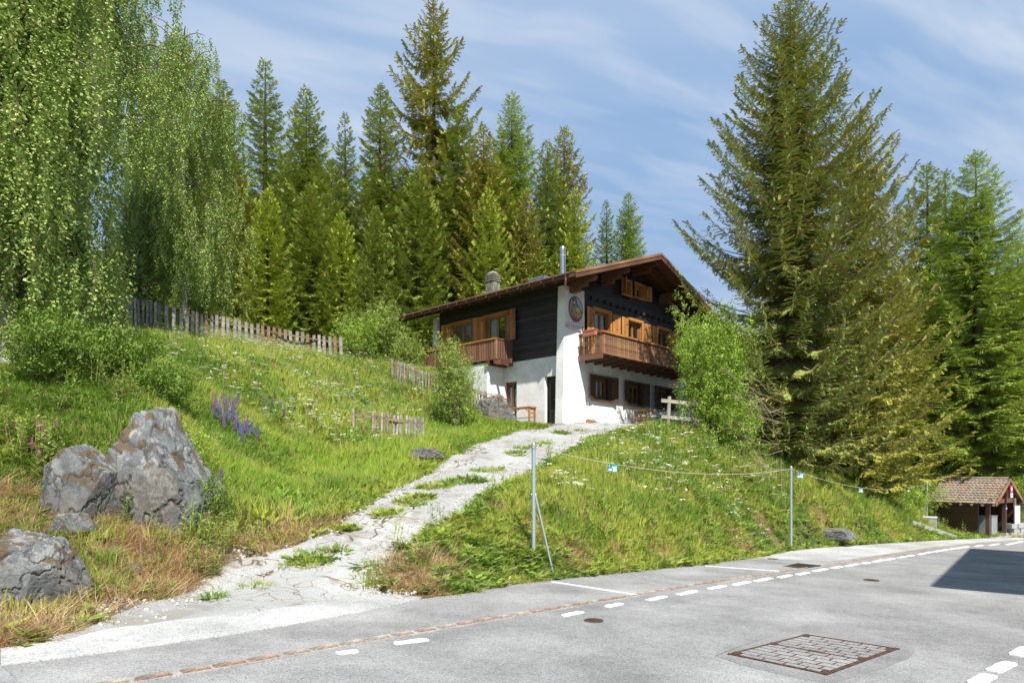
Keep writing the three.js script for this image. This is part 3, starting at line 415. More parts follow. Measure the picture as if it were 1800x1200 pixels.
    const bal = (() => { const s = new THREE.Shape([[-.062, 0], [.062, 0], [.062, .16], [.045, .24], [.062, .36], [.062, .5], [.045, .60], [.062, .66], [.062, .80], [-.062, .80], [-.062, .66], [-.045, .60], [-.062, .5], [-.062, .36], [-.045, .24], [-.062, .16]].map(p => new THREE.Vector2(...p))); return new THREE.ExtrudeGeometry(s, { depth: .03, bevelEnabled: false }).translate(0, 2.88, -.015); })();
    const bm = [M.balk, M.balk2, M.balk3, M.balk];
    for (let i = 0; i < 52; i++) { const m = part('baluster', bal, bm[Math.floor(rr() * 4)], b); m.position.set(u1 + .12 + i * (u2 - u1 - .2) / 51, 0, zf); m.rotation.y = (rr() - .5) * .1; }
    for (let i = 0; i < 7; i++) { const m = part('baluster', bal, i % 3 === 1 ? M.honey2 : M.balk3, b); m.position.set(u1 - .01, 0, .12 + i * .155); m.rotation.y = Math.PI / 2; }
    for (const u of [u1 + .02, 3.8, 6.4, u2 - .05]) part('baluster_post', box(.1, .86, .1, u, 3.28, zf - .06), M.balk, b);
  }
  {
    const b = sub('side_balcony', house), va = 2.95, vb = 7.85, x = -.78, rr = rng(78);
    part('deck', box(1.1, .05, vb - va, x / 2 + .13, 2.86, -(va + vb) / 2), M.balk3, b);
    part('edge_beam', box(.1, .2, 1.25, x + .35, 2.75, -va - .05 + .0).rotateY(0), M.stain, b); part('support_beam', box(1.15, .2, .14, x / 2 + .1, 2.73, -va - .45), M.stainDark, b); part('support_beam', box(1.1, .18, .1, x / 2 + .12, 2.74, -va - .05), M.stain, b);
    part('handrail', box(.13, .07, vb - va + .1, x, 3.72, -(va + vb) / 2), M.honey2, b); part('handrail', box(1.0, .06, .1, x / 2 + .1, 3.71, -va), M.balk3, b); part('lower_rail', box(.04, .08, vb - va, x + .035, 3.02, -(va + vb) / 2), M.balk3, b);
    const bm = [M.balk, M.balk2, M.balk3], g = box(.11, .8, .03, 0, 3.28, 0);
    for (let i = 0; i < 33; i++) { const m = part('baluster', g, bm[Math.floor(rr() * 3)], b); m.position.set(x - .01, 0, -va - .06 - i * (vb - va - .1) / 32); m.rotation.y = Math.PI / 2 + (rr() - .5) * .12; }
    for (let i = 0; i < 6; i++) { const m = part('baluster', g, M.balk3, b); m.position.set(x + .18 + i * .155, 0, -va + .01); }
    part('corner_post', box(.11, .86, .11, x + .02, 3.28, -va - .02), M.balk2, b);
  }
  // painted medallion and name on the pier
  {
    const S = 256, c = document.createElement('canvas'); c.width = S; c.height = S; const x = c.getContext('2d');
    x.fillStyle = '#5d7484'; x.fillRect(0, 0, S, S); x.fillStyle = '#9fb2cf'; x.beginPath(); x.moveTo(130, 0); x.lineTo(256, 0); x.lineTo(256, 150); x.lineTo(150, 70); x.fill();
    x.fillStyle = '#4d7468'; x.beginPath(); x.moveTo(110, 90); x.lineTo(256, 170); x.lineTo(256, 200); x.lineTo(90, 140); x.fill();
    const r = rng(4), cols = ['#8d8a80', '#6f7d78', '#a59a86', '#52636b', '#7a6d5c', '#b7a690']; for (let i = 0; i < 130; i++) { x.fillStyle = cols[Math.floor(r() * 6)]; x.beginPath(); x.ellipse(r() * 130, 40 + r() * 170, 6 + r() * 10, 5 + r() * 8, r() * 3, 0, 7); x.fill(); }
    x.fillStyle = '#d8b84a'; x.beginPath(); x.ellipse(165, 135, 42, 30, .3, 0, 7); x.fill(); x.fillStyle = '#c9a37c'; x.beginPath(); x.ellipse(190, 185, 48, 30, -.4, 0, 7); x.fill(); x.fillStyle = '#7c4a3c'; x.fillRect(0, 215, 256, 41); x.fillStyle = '#efe9dd'; x.beginPath(); x.ellipse(95, 62, 13, 9, 0, 0, 7); x.fill();
    for (let i = 0; i < 60; i++) { x.fillStyle = ['#8f5c49', '#b08a6a', '#5e6a4c', '#d0b08a'][i % 4]; x.beginPath(); x.ellipse(40 + r() * 190, 160 + r() * 70, 4 + r() * 9, 3 + r() * 6, r() * 3, 0, 7); x.fill(); }
    const t = new THREE.CanvasTexture(c); t.colorSpace = THREE.SRGBColorSpace;
    const g = new THREE.CircleGeometry(.5, 40); g.scale(.86, 1.0, 1); const md = sub('medallion', house); md.position.set(.86, 4.74, .06);
    part('painting', mv(g, 0, 0, .02), std([1, 1, 1], .8, { map: t }), md); part('rim', new THREE.TorusGeometry(.5, .022, 8, 48).scale(.87, 1.01, 1).translate(0, 0, .01), std([.22, .12, .09], .8), md);
    const c2 = document.createElement('canvas'); c2.width = 512; c2.height = 128; const y = c2.getContext('2d'); y.fillStyle = '#cfc9cf'; y.fillRect(0, 0, 512, 128); y.fillStyle = '#7d7896'; y.font = 'bold 84px serif'; y.textAlign = 'center'; y.textBaseline = 'middle'; y.fillText('LA RANDE', 256, 66, 470); const t2 = new THREE.CanvasTexture(c2); t2.colorSpace = THREE.SRGBColorSpace;
    const bn = sub('name_banner', house); bn.position.set(.78, 4.03, .06); part('scroll', mv(new THREE.PlaneGeometry(.92, .27), 0, 0, .018), std([1, 1, 1], .85, { map: t2 }), bn);
    for (const s of [-1, 1]) part('scroll_curl', mv(new THREE.TorusGeometry(.07, .022, 6, 20, 4.6).rotateZ(s > 0 ? -1 : 2.2), s * .52, -.02, .012), std([.55, .36, .30], .85), bn);
  }
  // chimneys
  {
    const c = sub('chimney', house); c.position.set(2.6, roofW(2.6) - .4, -6.5);
    part('stack', box(.5, 2.0, .5, 0, .2, 0), M.stone, c); for (let i = 0; i < 3; i++) part('cap_ring', box(.58 - i * .03, .07, .58 - i * .03, 0, 1.25 + i * .12, 0), M.stone, c); part('cap_core', box(.42, .4, .42, 0, 1.36, 0), M.iron, c); part('cap_top', mv(new THREE.CylinderGeometry(.16, .36, .18, 4).rotateY(Math.PI / 4), 0, 1.65, 0), M.stone, c);
    const f = sub('flue', house); f.position.set(2.3, roofW(2.3) - .3, -1.8); part('pipe', mv(new THREE.CylinderGeometry(.13, .13, 1.5, 20), 0, .95, 0), M.steel, f); part('cone', mv(new THREE.CylinderGeometry(.15, .34, .5, 20), 0, .28, 0), M.steel, f); part('collar', mv(new THREE.CylinderGeometry(.165, .165, .05, 20), 0, .62, 0), M.steel, f); part('cap', mv(new THREE.CylinderGeometry(.10, .15, .12, 20), 0, 1.76, 0), M.steel, f); part('band', mv(new THREE.CylinderGeometry(.145, .145, .04, 20), 0, 1.4, 0), M.galv, f);
    const k = sub('roof_vent', house); k.position.set(2.0, roofW(2.0) + .08, -2.9); part('box', box(.4, .5, .9), M.galv, k); part('lid', box(.46, .03, .96, 0, .265, 0), M.galv, k);
  }
}
// things by the chalet
function houseThing(name, label, cat, u, v, grp) { const g = thing(name, label, cat, grp), [x, d] = hx(u, v); g.position.set(x, Hgt(x, d), -d); g.rotation.y = HA; return g; }
{ // flower box hung on the balcony corner
  const g = houseThing('flower_box', 'terracotta flower trough hung on the front balcony rail', 'flower box', .95, -.72); g.position.y = HO[1] + 3.68;
  part('trough', (() => { const q = box(.22, .2, .62); const p = q.attributes.position; for (let i = 0; i < p.count; i++) if (p.getY(i) < 0) p.setXYZ(i, p.getX(i) * .78, p.getY(i), p.getZ(i) * .92); q.computeVertexNormals(); return q; })(), M.terracotta, g); part('rim', mergeGeometries([box(.25, .03, .03, 0, .1, .31), box(.25, .03, .03, 0, .1, -.31), box(.03, .03, .6, .11, .1, 0), box(.03, .03, .6, -.11, .1, 0)]), M.terracotta, g); part('hook', box(.02, .12, .3, .13, .08, 0), M.black, g);
}
{ // trestle table against the side wall
  const g = houseThing('trestle_table', 'orange wooden trestle table frame against the white side wall', 'table', -.15, 2.0); g.position.y = HO[1] + .0; g.rotation.y = HA - Math.PI / 2;
  part('top', box(1.25, .05, .42, 0, .74, 0), M.honey2, g); for (const s of [-1, 1]) { for (const z of [-1, 1]) part('leg', box(.07, .74, .06, s * .55, .36, z * .17), M.honey, g); part('crosspiece', box(.04, .07, .3, s * .55, .5, 0), M.honey2, g); part('crosspiece', box(.04, .05, .3, s * .55, .66, 0), M.honey2, g); }
  for (const s of [-1, 1]) part('brace', beam(V(s * .5, .5, 0), V(s * .18, .7, 0), .02, .02), M.iron, g); part('back_panel', box(1.0, .03, .02, 0, .34, -.17), M.weather2, g);
}
{ const g = houseThing('side_table', 'small open wooden side table by the front wall', 'table', 4.75, -.85); g.position.y = HO[1] + .03; g.scale.setScalar(1.12); for (const a of [-1, 1]) for (const b of [-1, 1]) part('leg', box(.055, .66, .055, a * .3, .33, b * .22), M.honey2, g); for (const y of [.3, .64]) { part('rail', box(.6, .06, .03, 0, y, .22), M.honey3, g); part('rail', box(.6, .06, .03, 0, y, -.22), M.honey2, g); part('rail', box(.03, .06, .42, .3, y, 0), M.honey2, g); part('rail', box(.03, .06, .42, -.3, y, 0), M.honey2, g); } for (let i = 0; i < 4; i++) part('slat', box(.68, .025, .115, 0, .675, -.19 + i * .127), M.honey3, g); }
{ const g = houseThing('firewood_log', 'split firewood log lying at the foot of the white pier', 'log', 1.3, -.5); part('billet', mv(new THREE.CylinderGeometry(.11, .12, .42, 9).rotateZ(Math.PI / 2), 0, .1, 0), M.honey2, g); part('billet', mv(new THREE.CylinderGeometry(.07, .08, .34, 7).rotateZ(Math.PI / 2).rotateY(.5), .28, .07, .1), M.balk2, g); part('bark', mv(new THREE.CylinderGeometry(.125, .13, .40, 9, 1, true, 0, 3).rotateZ(Math.PI / 2), 0, .1, 0), M.weather3, g); }
{ const g = houseThing('crate', 'dark green plastic crate on the terrace below the balcony', 'crate', 6.6, -.8), m = std([.01, .09, .05], .5); part('base', box(.55, .03, .38, 0, .02, 0), m, g); for (const s of [-1, 1]) { part('side', box(.55, .3, .02, 0, .17, s * .18), m, g); part('side', box(.02, .3, .36, s * .265, .17, 0), m, g); } part('rim', box(.58, .03, .4, 0, .32, 0), m, g); }
// ---------- plants ----------
const leafM = (rgb, tr = .35, o = {}) => { const m = new THREE.MeshPhysicalMaterial({ roughness: .75, transmission: tr, thickness: 0, side: THREE.DoubleSide, specularIntensity: .35, ...o }); m.color.setRGB(...rgb); return m; };
const LM = {
  spruce: leafM([1, 1, 1], .12, { vertexColors: true }), larch: leafM([1, 1, 1], .2, { vertexColors: true }), birch: leafM([1, 1, 1], .3, { roughness: .5, specularIntensity: .5, vertexColors: true }), sprayCopies: leafM([1, 1, 1], .12), grass: leafM([1, 1, 1], .4), petal: leafM([1, 1, 1], .3),
  bark: std([.16, .12, .095], .95, { map: rep(soilT, 1, .4), bumpMap: rep(soilB, 2, .6), bumpScale: .02 }), twig: std([.17, .125, .095], .95), birchBark: std([.62, .60, .55], .85, { map: rep(soilT, .7, 2) }),
};
function geoFrom(pos, idx) { const g = new THREE.BufferGeometry(); g.setAttribute('position', new THREE.Float32BufferAttribute(pos, 3)); g.setIndex(idx); g.computeVertexNormals(); return g; }
function blade(pos, idx, a, b, w, nrm) { // thin lozenge from a to b
  const d = b.clone().sub(a), s = d.clone().cross(nrm).normalize().multiplyScalar(w / 2), m = a.clone().addScaledVector(d, .45), k = pos.length / 3;
  for (const p of [a, m.clone().add(s), b, m.clone().sub(s)]) pos.push(p.x, p.y, p.z); idx.push(k, k + 1, k + 2, k, k + 2, k + 3);
}
function twigGeo(seed, { n = 7, len = .42, w = .055, ang = .8, droop = .12, lift = .1 } = {}) { // needle spray, unit length along +x
  const r = rng(seed), pos = [], idx = [], c = t => V(t, -droop * t * t + lift * t * .0, 0);
  const sh = (a, b, ww, one) => { const d = b.clone().sub(a), n1 = V(0, 1, 0).addScaledVector(V(r() - .5, 0, r() - .5), .5), n2 = d.clone().cross(n1).normalize(); blade(pos, idx, a, b, ww, n1.clone().normalize()); if (!one) blade(pos, idx, a, b, ww * .8, n2); };
  sh(c(0), c(.55), w); sh(c(.45), c(1), w);
  for (let i = 0; i < n; i++) { const t = .08 + .82 * i / n + (r() - .5) * .05, L = len * (1 - t * .62) * (.75 + r() * .5); for (const s of [-1, 1]) { const a = ang + (r() - .5) * .35, p = c(t), q = p.clone().add(V(Math.cos(a) * L, (r() - .62) * .18 * L * 2 - droop * .3, s * Math.sin(a) * L)); sh(p, q, w * 1.3, true); } }
  return geoFrom(pos, idx);
}
const TW = { spruce: [1, 2, 3].map(s => twigGeo(s, { n: 5, w: .085, len: .46 })), old: [4, 5].map(s => twigGeo(s, { n: 5, len: .42, w: .09, ang: .7, droop: .3 })), larch: [7, 8].map(s => twigGeo(s, { n: 6, len: .34, w: .065, ang: .95, droop: .25 })) };
const _m = new THREE.Matrix4(), _c = new THREE.Color();
function instanced(name, geo, mat, list, parent) { // list of [matrix, color]
  const im = new THREE.InstancedMesh(geo, mat, list.length); shade(im); im.name = name;
  list.forEach(([m, c], i) => { im.setMatrixAt(i, m); im.setColorAt(i, c); }); im.instanceMatrix.needsUpdate = true; if (im.instanceColor) im.instanceColor.needsUpdate = true; parent.add(im); im.userData.kind = 'stuff'; return im;
}
function baked(name, geos, mat, lists, parent) { // many small sprays joined into one crown mesh with a colour per spray
  let nv = 0, ni = 0; lists.forEach((l, i) => { if (l.length) { nv += l.length * geos[i].attributes.position.count; ni += l.length * geos[i].index.count; } });
  const pos = new Float32Array(nv * 3), col = new Float32Array(nv * 3), idx = new Uint32Array(ni); let v = 0, q = 0;
  lists.forEach((l, i) => { if (!l.length) return; const P = geos[i].attributes.position.array, I = geos[i].index.array, n = P.length / 3; for (const [m, c] of l) { const e = m.elements; for (let k = 0; k < I.length; k++) idx[q++] = I[k] + v; for (let k = 0; k < n; k++, v++) { const x = P[k * 3], y = P[k * 3 + 1], z = P[k * 3 + 2]; pos[v * 3] = e[0] * x + e[4] * y + e[8] * z + e[12]; pos[v * 3 + 1] = e[1] * x + e[5] * y + e[9] * z + e[13]; pos[v * 3 + 2] = e[2] * x + e[6] * y + e[10] * z + e[14]; col[v * 3] = c.r; col[v * 3 + 1] = c.g; col[v * 3 + 2] = c.b; } } });
  const g = new THREE.BufferGeometry(); g.setAttribute('position', new THREE.BufferAttribute(pos, 3)); g.setAttribute('color', new THREE.BufferAttribute(col, 3)); g.setIndex(new THREE.BufferAttribute(idx, 1)); const m = part(name, g, mat, parent); m.userData.kind = 'stuff'; triTotal += ni / 3; return m;
}
let triTotal = 0;
function basis(p, dir, roll, s, sy = s, up = V(0, 1, 0)) { const x = dir.clone().normalize(); let z = x.clone().cross(Math.abs(x.y) > .97 ? V(1, 0, 0) : up).normalize(); const y = z.clone().cross(x); const c = Math.cos(roll), q = Math.sin(roll), y2 = y.clone().multiplyScalar(c).addScaledVector(z, q), z2 = z.clone().multiplyScalar(c).addScaledVector(y, -q); return new THREE.Matrix4().makeBasis(x.multiplyScalar(s), y2.multiplyScalar(sy), z2.multiplyScalar(sy)).setPosition(p); }
function limb(path, r0, r1, sides = 5) { // tapered tube through points
  const pos = [], idx = [], n = path.length;
  for (let i = 0; i < n; i++) { const t = path[Math.min(i + 1, n - 1)].clone().sub(path[Math.max(i - 1, 0)]).normalize(), a = t.clone().cross(Math.abs(t.y) > .9 ? V(1, 0, 0) : V(0, 1, 0)).normalize(), b = t.clone().cross(a), R = lerp(r0, r1, i / (n - 1)); for (let k = 0; k < sides; k++) { const q = k / sides * 6.2832, p = path[i].clone().addScaledVector(a, Math.cos(q) * R).addScaledVector(b, Math.sin(q) * R); pos.push(p.x, p.y, p.z); } }
  for (let i = 0; i + 1 < n; i++) for (let k = 0; k < sides; k++) { const a = i * sides + k, b = i * sides + (k + 1) % sides; idx.push(a, b, a + sides, b, b + sides, a + sides); }
  const g = geoFrom(pos, idx); const uv = []; for (let i = 0; i < n; i++) for (let k = 0; k < sides; k++) uv.push(k / sides, path[i].y); g.setAttribute('uv', new THREE.Float32BufferAttribute(uv, 2)); return g;
}
function conifer(o) { // whorls of boughs carrying flat needle sprays
  const { H, r, seed, base = .05, gap = .62, whorl = 8, kt = 1.2, prof = .82, low = -.2, high = .5, curl = .3, tw = .5, step = .17, hang = .3, skip = .06, irr = .3, cols, cone = 0, sag = .25 } = o;
  const R = rng(seed), list = [[], [], []], limbs = [], nt = o.twigs.length, lean = (R() - .5) * .02;
  const trunk = limb([0, .15, .4, .7, 1].map(t => V(lean * t * H * (1 - t), t * H * .99 - .3 * (t === 0), (R() - .5) * .04 * H * t * (1 - t))), H * .015 + .04, .012, 9);
  const put = (p, dir, s, roll) => { const c = cols[Math.floor(R() * cols.length)], k = .68 + R() * .64; _c.setRGB(c[0] * k, c[1] * k, c[2] * k); if (cone && R() < cone && p.y > H * .35) _c.setRGB(.29 * k, .20 * k, .075 * k); list[Math.floor(R() * nt)].push([basis(p, dir, roll, s), _c.clone()]); };
  let side = R() * 6.28;
  for (let y = base * H; y < H * .99; y += gap * (.30 + .85 * Math.min(1, (1 - y / H) * 1.5)) * (.8 + .4 * R())) {
    const t = y / H, u = 1 - t, nW = Math.max(3, Math.round(whorl * (.6 + .5 * u))), a0 = R() * 6.28, ts = .42 + .58 * Math.min(1, u * 5);
    for (let k = 0; k < nW; k++) {
      if (R() < skip) continue;
      const az = a0 + k / nW * 6.28 + (R() - .5) * .5, yy = y + (R() - .5) * gap * .3; let L = r * Math.pow(Math.min(1, u * kt), prof) * (1 - irr + irr * 1.3 * R()) + .06; if (t < base + .08) L *= .8;
      const sl = lerp(low, high, Math.pow(t, 1.2)) + (R() - .5) * .16, cu = curl * (.6 + .8 * R()), dx = Math.cos(az), dz = Math.sin(az), p = s => V(dx * L * s, yy + L * (sl * s + cu * s * s - sag * Math.sin(s * 3.1) * (.35 + .65 * u)), dz * L * s);
      if (L > .5) limbs.push(limb([p(0), p(.35), p(.7), p(.97)], .010 + L * .007, .004, 3));
      const n = Math.max(2, Math.round(L / step));
      for (let i = 1; i <= n; i++) {
        const s = Math.min(1, (i + R() * .6 - .3) / n); if (s < .05) continue; const q = p(s), tg = p(s + .04).sub(p(s - .04)).normalize();
        const l = clamp(tw * ts * (.6 + .22 * L * (1 - s)) * (.75 + R() * .5), .12, 1.1);
        for (const sd of [-1, 1]) { const aa = sd * (.7 + R() * .45), d = V(tg.x * Math.cos(aa) - tg.z * Math.sin(aa), tg.y * .8 - .08 - R() * .28, tg.x * Math.sin(aa) + tg.z * Math.cos(aa)); put(q, d, l, (R() - .5) * .45); }
        if (R() < hang) put(q, V((R() - .5) * .4 + tg.x * .5, -.9, (R() - .5) * .4 + tg.z * .5), l * .75, R() * 6);
        if (R() < .12) put(q, V(tg.x, tg.y + .35 + R() * .3, tg.z), l * .6, R() * 6);
      }
      put(p(.95), p(1).sub(p(.9)), tw * ts * .8, R() * 6);
    }
  }
  for (let i = 0; i < 7; i++) put(V(0, H * (.95 + i * .007), 0), V((R() - .5) * .5, 1, (R() - .5) * .5), tw * .42, R() * 6);
  return { trunk, limbs: mergeGeometries(limbs), list };
}
const SP = { mid: [[.285, .348, .056], [.329, .387, .062], [.243, .302, .052]], olive: [[.363, .363, .062], [.311, .324, .058], [.414, .394, .072]], bright: [[.389, .457, .061], [.449, .495, .069], [.347, .410, .058]], larch: [[.318, .408, .058], [.371, .451, .068], [.286, .371, .054]], blue: [[.259, .363, .140], [.302, .402, .157], [.225, .324, .123]] };
const protos = {};
function protoTree(key, o) { const c = conifer(o); c.H = o.H; c.tw = o.twigs; c.mat = o.mat || LM.spruce; protos[key] = c; }
protoTree('full', { H: 16, r: 3.3, seed: 101, twigs: TW.spruce, cols: SP.mid, tw: .62, cone: .03 });
protoTree('slim', { H: 16, r: 2.5, seed: 102, twigs: TW.spruce, cols: SP.mid, tw: .58, gap: .6, low: -.3, irr: .36, cone: .05 });
protoTree('wide', { H: 16, r: 4.0, seed: 103, twigs: TW.spruce, cols: SP.bright, tw: .72, kt: 1.1, high: .4, low: -.15, gap: .68, step: .19 });
protoTree('olive', { H: 16, r: 3.0, seed: 104, twigs: TW.old, cols: SP.olive, tw: .60, low: -.35, irr: .36, cone: .10, hang: .5 });
protoTree('thin', { H: 16, r: 2.0, seed: 105, twigs: TW.spruce, cols: SP.mid, tw: .5, high: .6, low: -.15, gap: .6, irr: .42, skip: .1 });
protoTree('larch', { H: 16, r: 2.9, seed: 106, twigs: TW.larch, cols: SP.larch, tw: .72, high: .35, low: -.12, step: .15, gap: .5, irr: .36, curl: .15, mat: LM.larch, hang: .5 });
protoTree('inner', { H: 16, r: 3.2, seed: 107, twigs: TW.spruce, cols: SP.mid, tw: .85, step: .28, gap: .6 });
const FINE = [41, 42, 43].map(s => twigGeo(s, { n: 8, len: .36, w: .06, ang: .72, droop: .22 }));
function assemble(name, c, label, cat, group) { const g = thing(name, label, cat, group); part('trunk', c.trunk, LM.bark, g); part('branches', c.limbs, LM.twig, g); if (c.fine) c.list.forEach((l, i) => l.length && instanced('crown', c.tw[i], LM.sprayCopies, l, g)); else baked('crown', c.tw, c.mat, c.list, g); c.list = null; return g; }
function plantTree(key, name, px, tipPy, d, label, { sx = 1, group, rotY = 0, lower = 0, base } = {}) {
  const c = protos[key], x = (px - 900) / F * d, y = base ?? Hgt(x, d), top = EYE + (830 - tipPy) / F * d; let g;
  if (!c.first) { g = c.first = assemble(name, c, label, 'tree', group); } else { g = c.first.clone(); g.name = numbered(name); g.userData = { label, category: 'tree' }; if (group) g.userData.group = group; scene.add(g); }
  const s = (top - y) / c.H; g.position.set(x, y - .05, -d); g.scale.set(s * sx * 1.15, s, s * sx * 1.15); g.rotation.set(0, rotY, 0); return g;
}
const forest = 'conifers of the wood behind the chalet';
[
  ['slim', 'spruce_tree', 392, 140, 40, 'spruce at the left end of the wood, half behind the birch', 1.15, 0],
  ['thin', 'spruce_tree', 466, 102, 46, 'thin forked spruce with a ragged tip beside the birch', 1.2, 1],
  ['full', 'spruce_tree', 538, 152, 42, 'full cone shaped spruce above the middle of the picket fence', .92, 2],
  ['thin', 'spruce_tree', 606, 198, 47, 'slender pale spruce between two fuller spruces above the fence', 1.05, 3],
  ['slim', 'spruce_tree', 669, 148, 44, 'pointed spruce just before the tallest tree of the wood', 1.1, 4.2],
  ['slim', 'spruce_tree', 806, 185, 46, 'spruce close against the tallest tree on its house side', 1.15, 5],
  ['olive', 'spruce_tree', 850, 222, 43, 'olive spruce above the masonry chimney', 1.0, .7],
  ['larch', 'larch_tree', 900, 165, 45, 'bright green larch with pale trunk above the chalet roof', .95, 1.4],
  ['full', 'spruce_tree', 962, 245, 44, 'spruce with pale tip behind the steel flue', .8, 2.8],
  ['olive', 'spruce_tree', 992, 222, 46, 'broad yellowish spruce behind the chalet ridge', .98, 3.3],
  ['thin', 'spruce_tree', 1066, 352, 62, 'small distant spruce showing above the ridge of the roof', 1.1, 2.2],
  ['larch', 'larch_tree', 1105, 338, 60, 'small distant larch showing above the peak of the gable', .95, 4],
  ['wide', 'spruce_tree', 470, 330, 36, 'bright low spruce just behind the left half of the fence', .9, 1],
  ['wide', 'spruce_tree', 345, 360, 33, 'bright low spruce behind the upper end of the fence', .95, 2.2],
  ['wide', 'spruce_tree', 600, 370, 38.5, 'bright low spruce behind the right half of the fence', .85, 3.1],
  ['full', 'spruce_tree', 735, 290, 41, 'spruce below the tallest tree, left of the chimney', 1.0, 4.4],
  ['wide', 'spruce_tree', 860, 330, 40.5, 'bright spruce directly behind the masonry chimney', .8, 5.3],
  ['olive', 'spruce_tree', 420, 300, 39.5, 'yellowish spruce low between birch and fence', 1.1, 2],
  ['slim', 'spruce_tree', 545, 320, 38, 'mid green spruce low above the middle of the fence', 1.2, 2.7],
  ['full', 'spruce_tree', 660, 360, 37.8, 'mid green spruce above the bush by the chalet eave', .85, .4],
  ['olive', 'spruce_tree', 925, 330, 42, 'yellowish low spruce right behind the roof vent', .85, 3.9],
  ['wide', 'spruce_tree', 1010, 330, 43, 'bright low spruce behind the gable slope', .7, 1.9],
].forEach(([k, n, px, tip, d, l, sx, ry]) => plantTree(k, n, px, tip, d, l, { sx, rotY: ry, group: forest }));
{ const r = rng(55); for (let i = 0; i < 24; i++) { const px = 240 + i * 33 + r() * 20; plantTree('inner', 'spruce_tree', px, (i < 4 ? 230 : i > 19 ? 420 : 265 + r() * 80), 49 + (i % 2) * 5 + r() * 4, 'spruce deep inside the wood behind the front row', { sx: 1.15, rotY: r() * 6, group: 'inner spruces of the wood' }); } }
function fineTree(name, px, tip, d, o, label, group) { const x = (px - 900) / F * d, y = Hgt(x, d), c = conifer({ H: EYE + (830 - tip) / F * d - y, twigs: FINE, ...o }); c.tw = FINE; c.fine = true; const g = assemble(name, c, label, 'tree', group); g.position.set(x, y, -d); return g; }
fineTree('spruce_tree', 762, -6, 47, { r: 3.5, seed: 311, cols: SP.olive, tw: .85, kt: 2.2, prof: .7, low: -.3, high: .3, curl: .4, gap: .95, whorl: 6, skip: .22, irr: .5, cone: .12, hang: 1, step: .16, base: .2, sag: .35 }, 'tallest old spruce of the wood with sparse upswept boughs', forest);
fineTree('great_spruce', 1390, -4, 25.5, { r: 4.25, seed: 412, cols: [[.31, .335, .072], [.27, .31, .075], [.35, .35, .072], [.26, .30, .085]], tw: .46, kt: 1.65, prof: .75, low: -.2, high: .42, curl: .34, gap: .54, whorl: 11, skip: .04, irr: .28, cone: .06, hang: .7, step: .115, base: .03, sag: .22 }, 'great spruce with upswept boughs standing right of the chalet');
fineTree('spruce_tree', 1512, 190, 28, { r: 3.4, seed: 413, cols: SP.olive, tw: .48, kt: 1.7, low: -.15, high: .3, curl: .35, gap: .52, whorl: 9, skip: .1, irr: .36, cone: .08, hang: .7, step: .12, base: .03 }, 'second spruce with long level boughs on the great spruce\'s right');
const rw = 'trees behind the wooden hut';
plantTree('larch', 'larch_tree', 1716, 268, 37, 'tall bright green larch behind the wooden hut', { sx: 1.22, rotY: 2, group: rw });
plantTree('larch', 'larch_tree', 1790, 420, 38.5, 'bright larch at the right edge above the hut roof', { sx: 1.3, rotY: 4.5, group: rw });
plantTree('slim', 'spruce_tree', 1630, 288, 44, 'pointed spruce between the great spruce and the tall larch', { sx: 1.2, rotY: 1.1, group: rw });
plantTree('thin', 'spruce_tree', 1662, 300, 47, 'thin spruce half hidden by the tall larch', { sx: 1.3, rotY: 2.9, group: rw });
plantTree('olive', 'spruce_tree', 1575, 470, 34, 'drooping spruce low beside the great spruce toward the hut', { sx: 1.25, rotY: 3.7, group: rw });
plantTree('full', 'spruce_tree', 1655, 560, 38, 'small dark spruce behind the rope posts', { sx: 1.2, rotY: 3.1, group: rw });
{ const r = rng(56); for (let i = 0; i < 6; i++) plantTree('inner', 'spruce_tree', 1480 + i * 75, 440 + r() * 60, 46 + r() * 8, 'spruce deep behind the hut and the great spruce', { sx: 1.4, rotY: r() * 6, group: 'inner spruces behind the hut' }); }
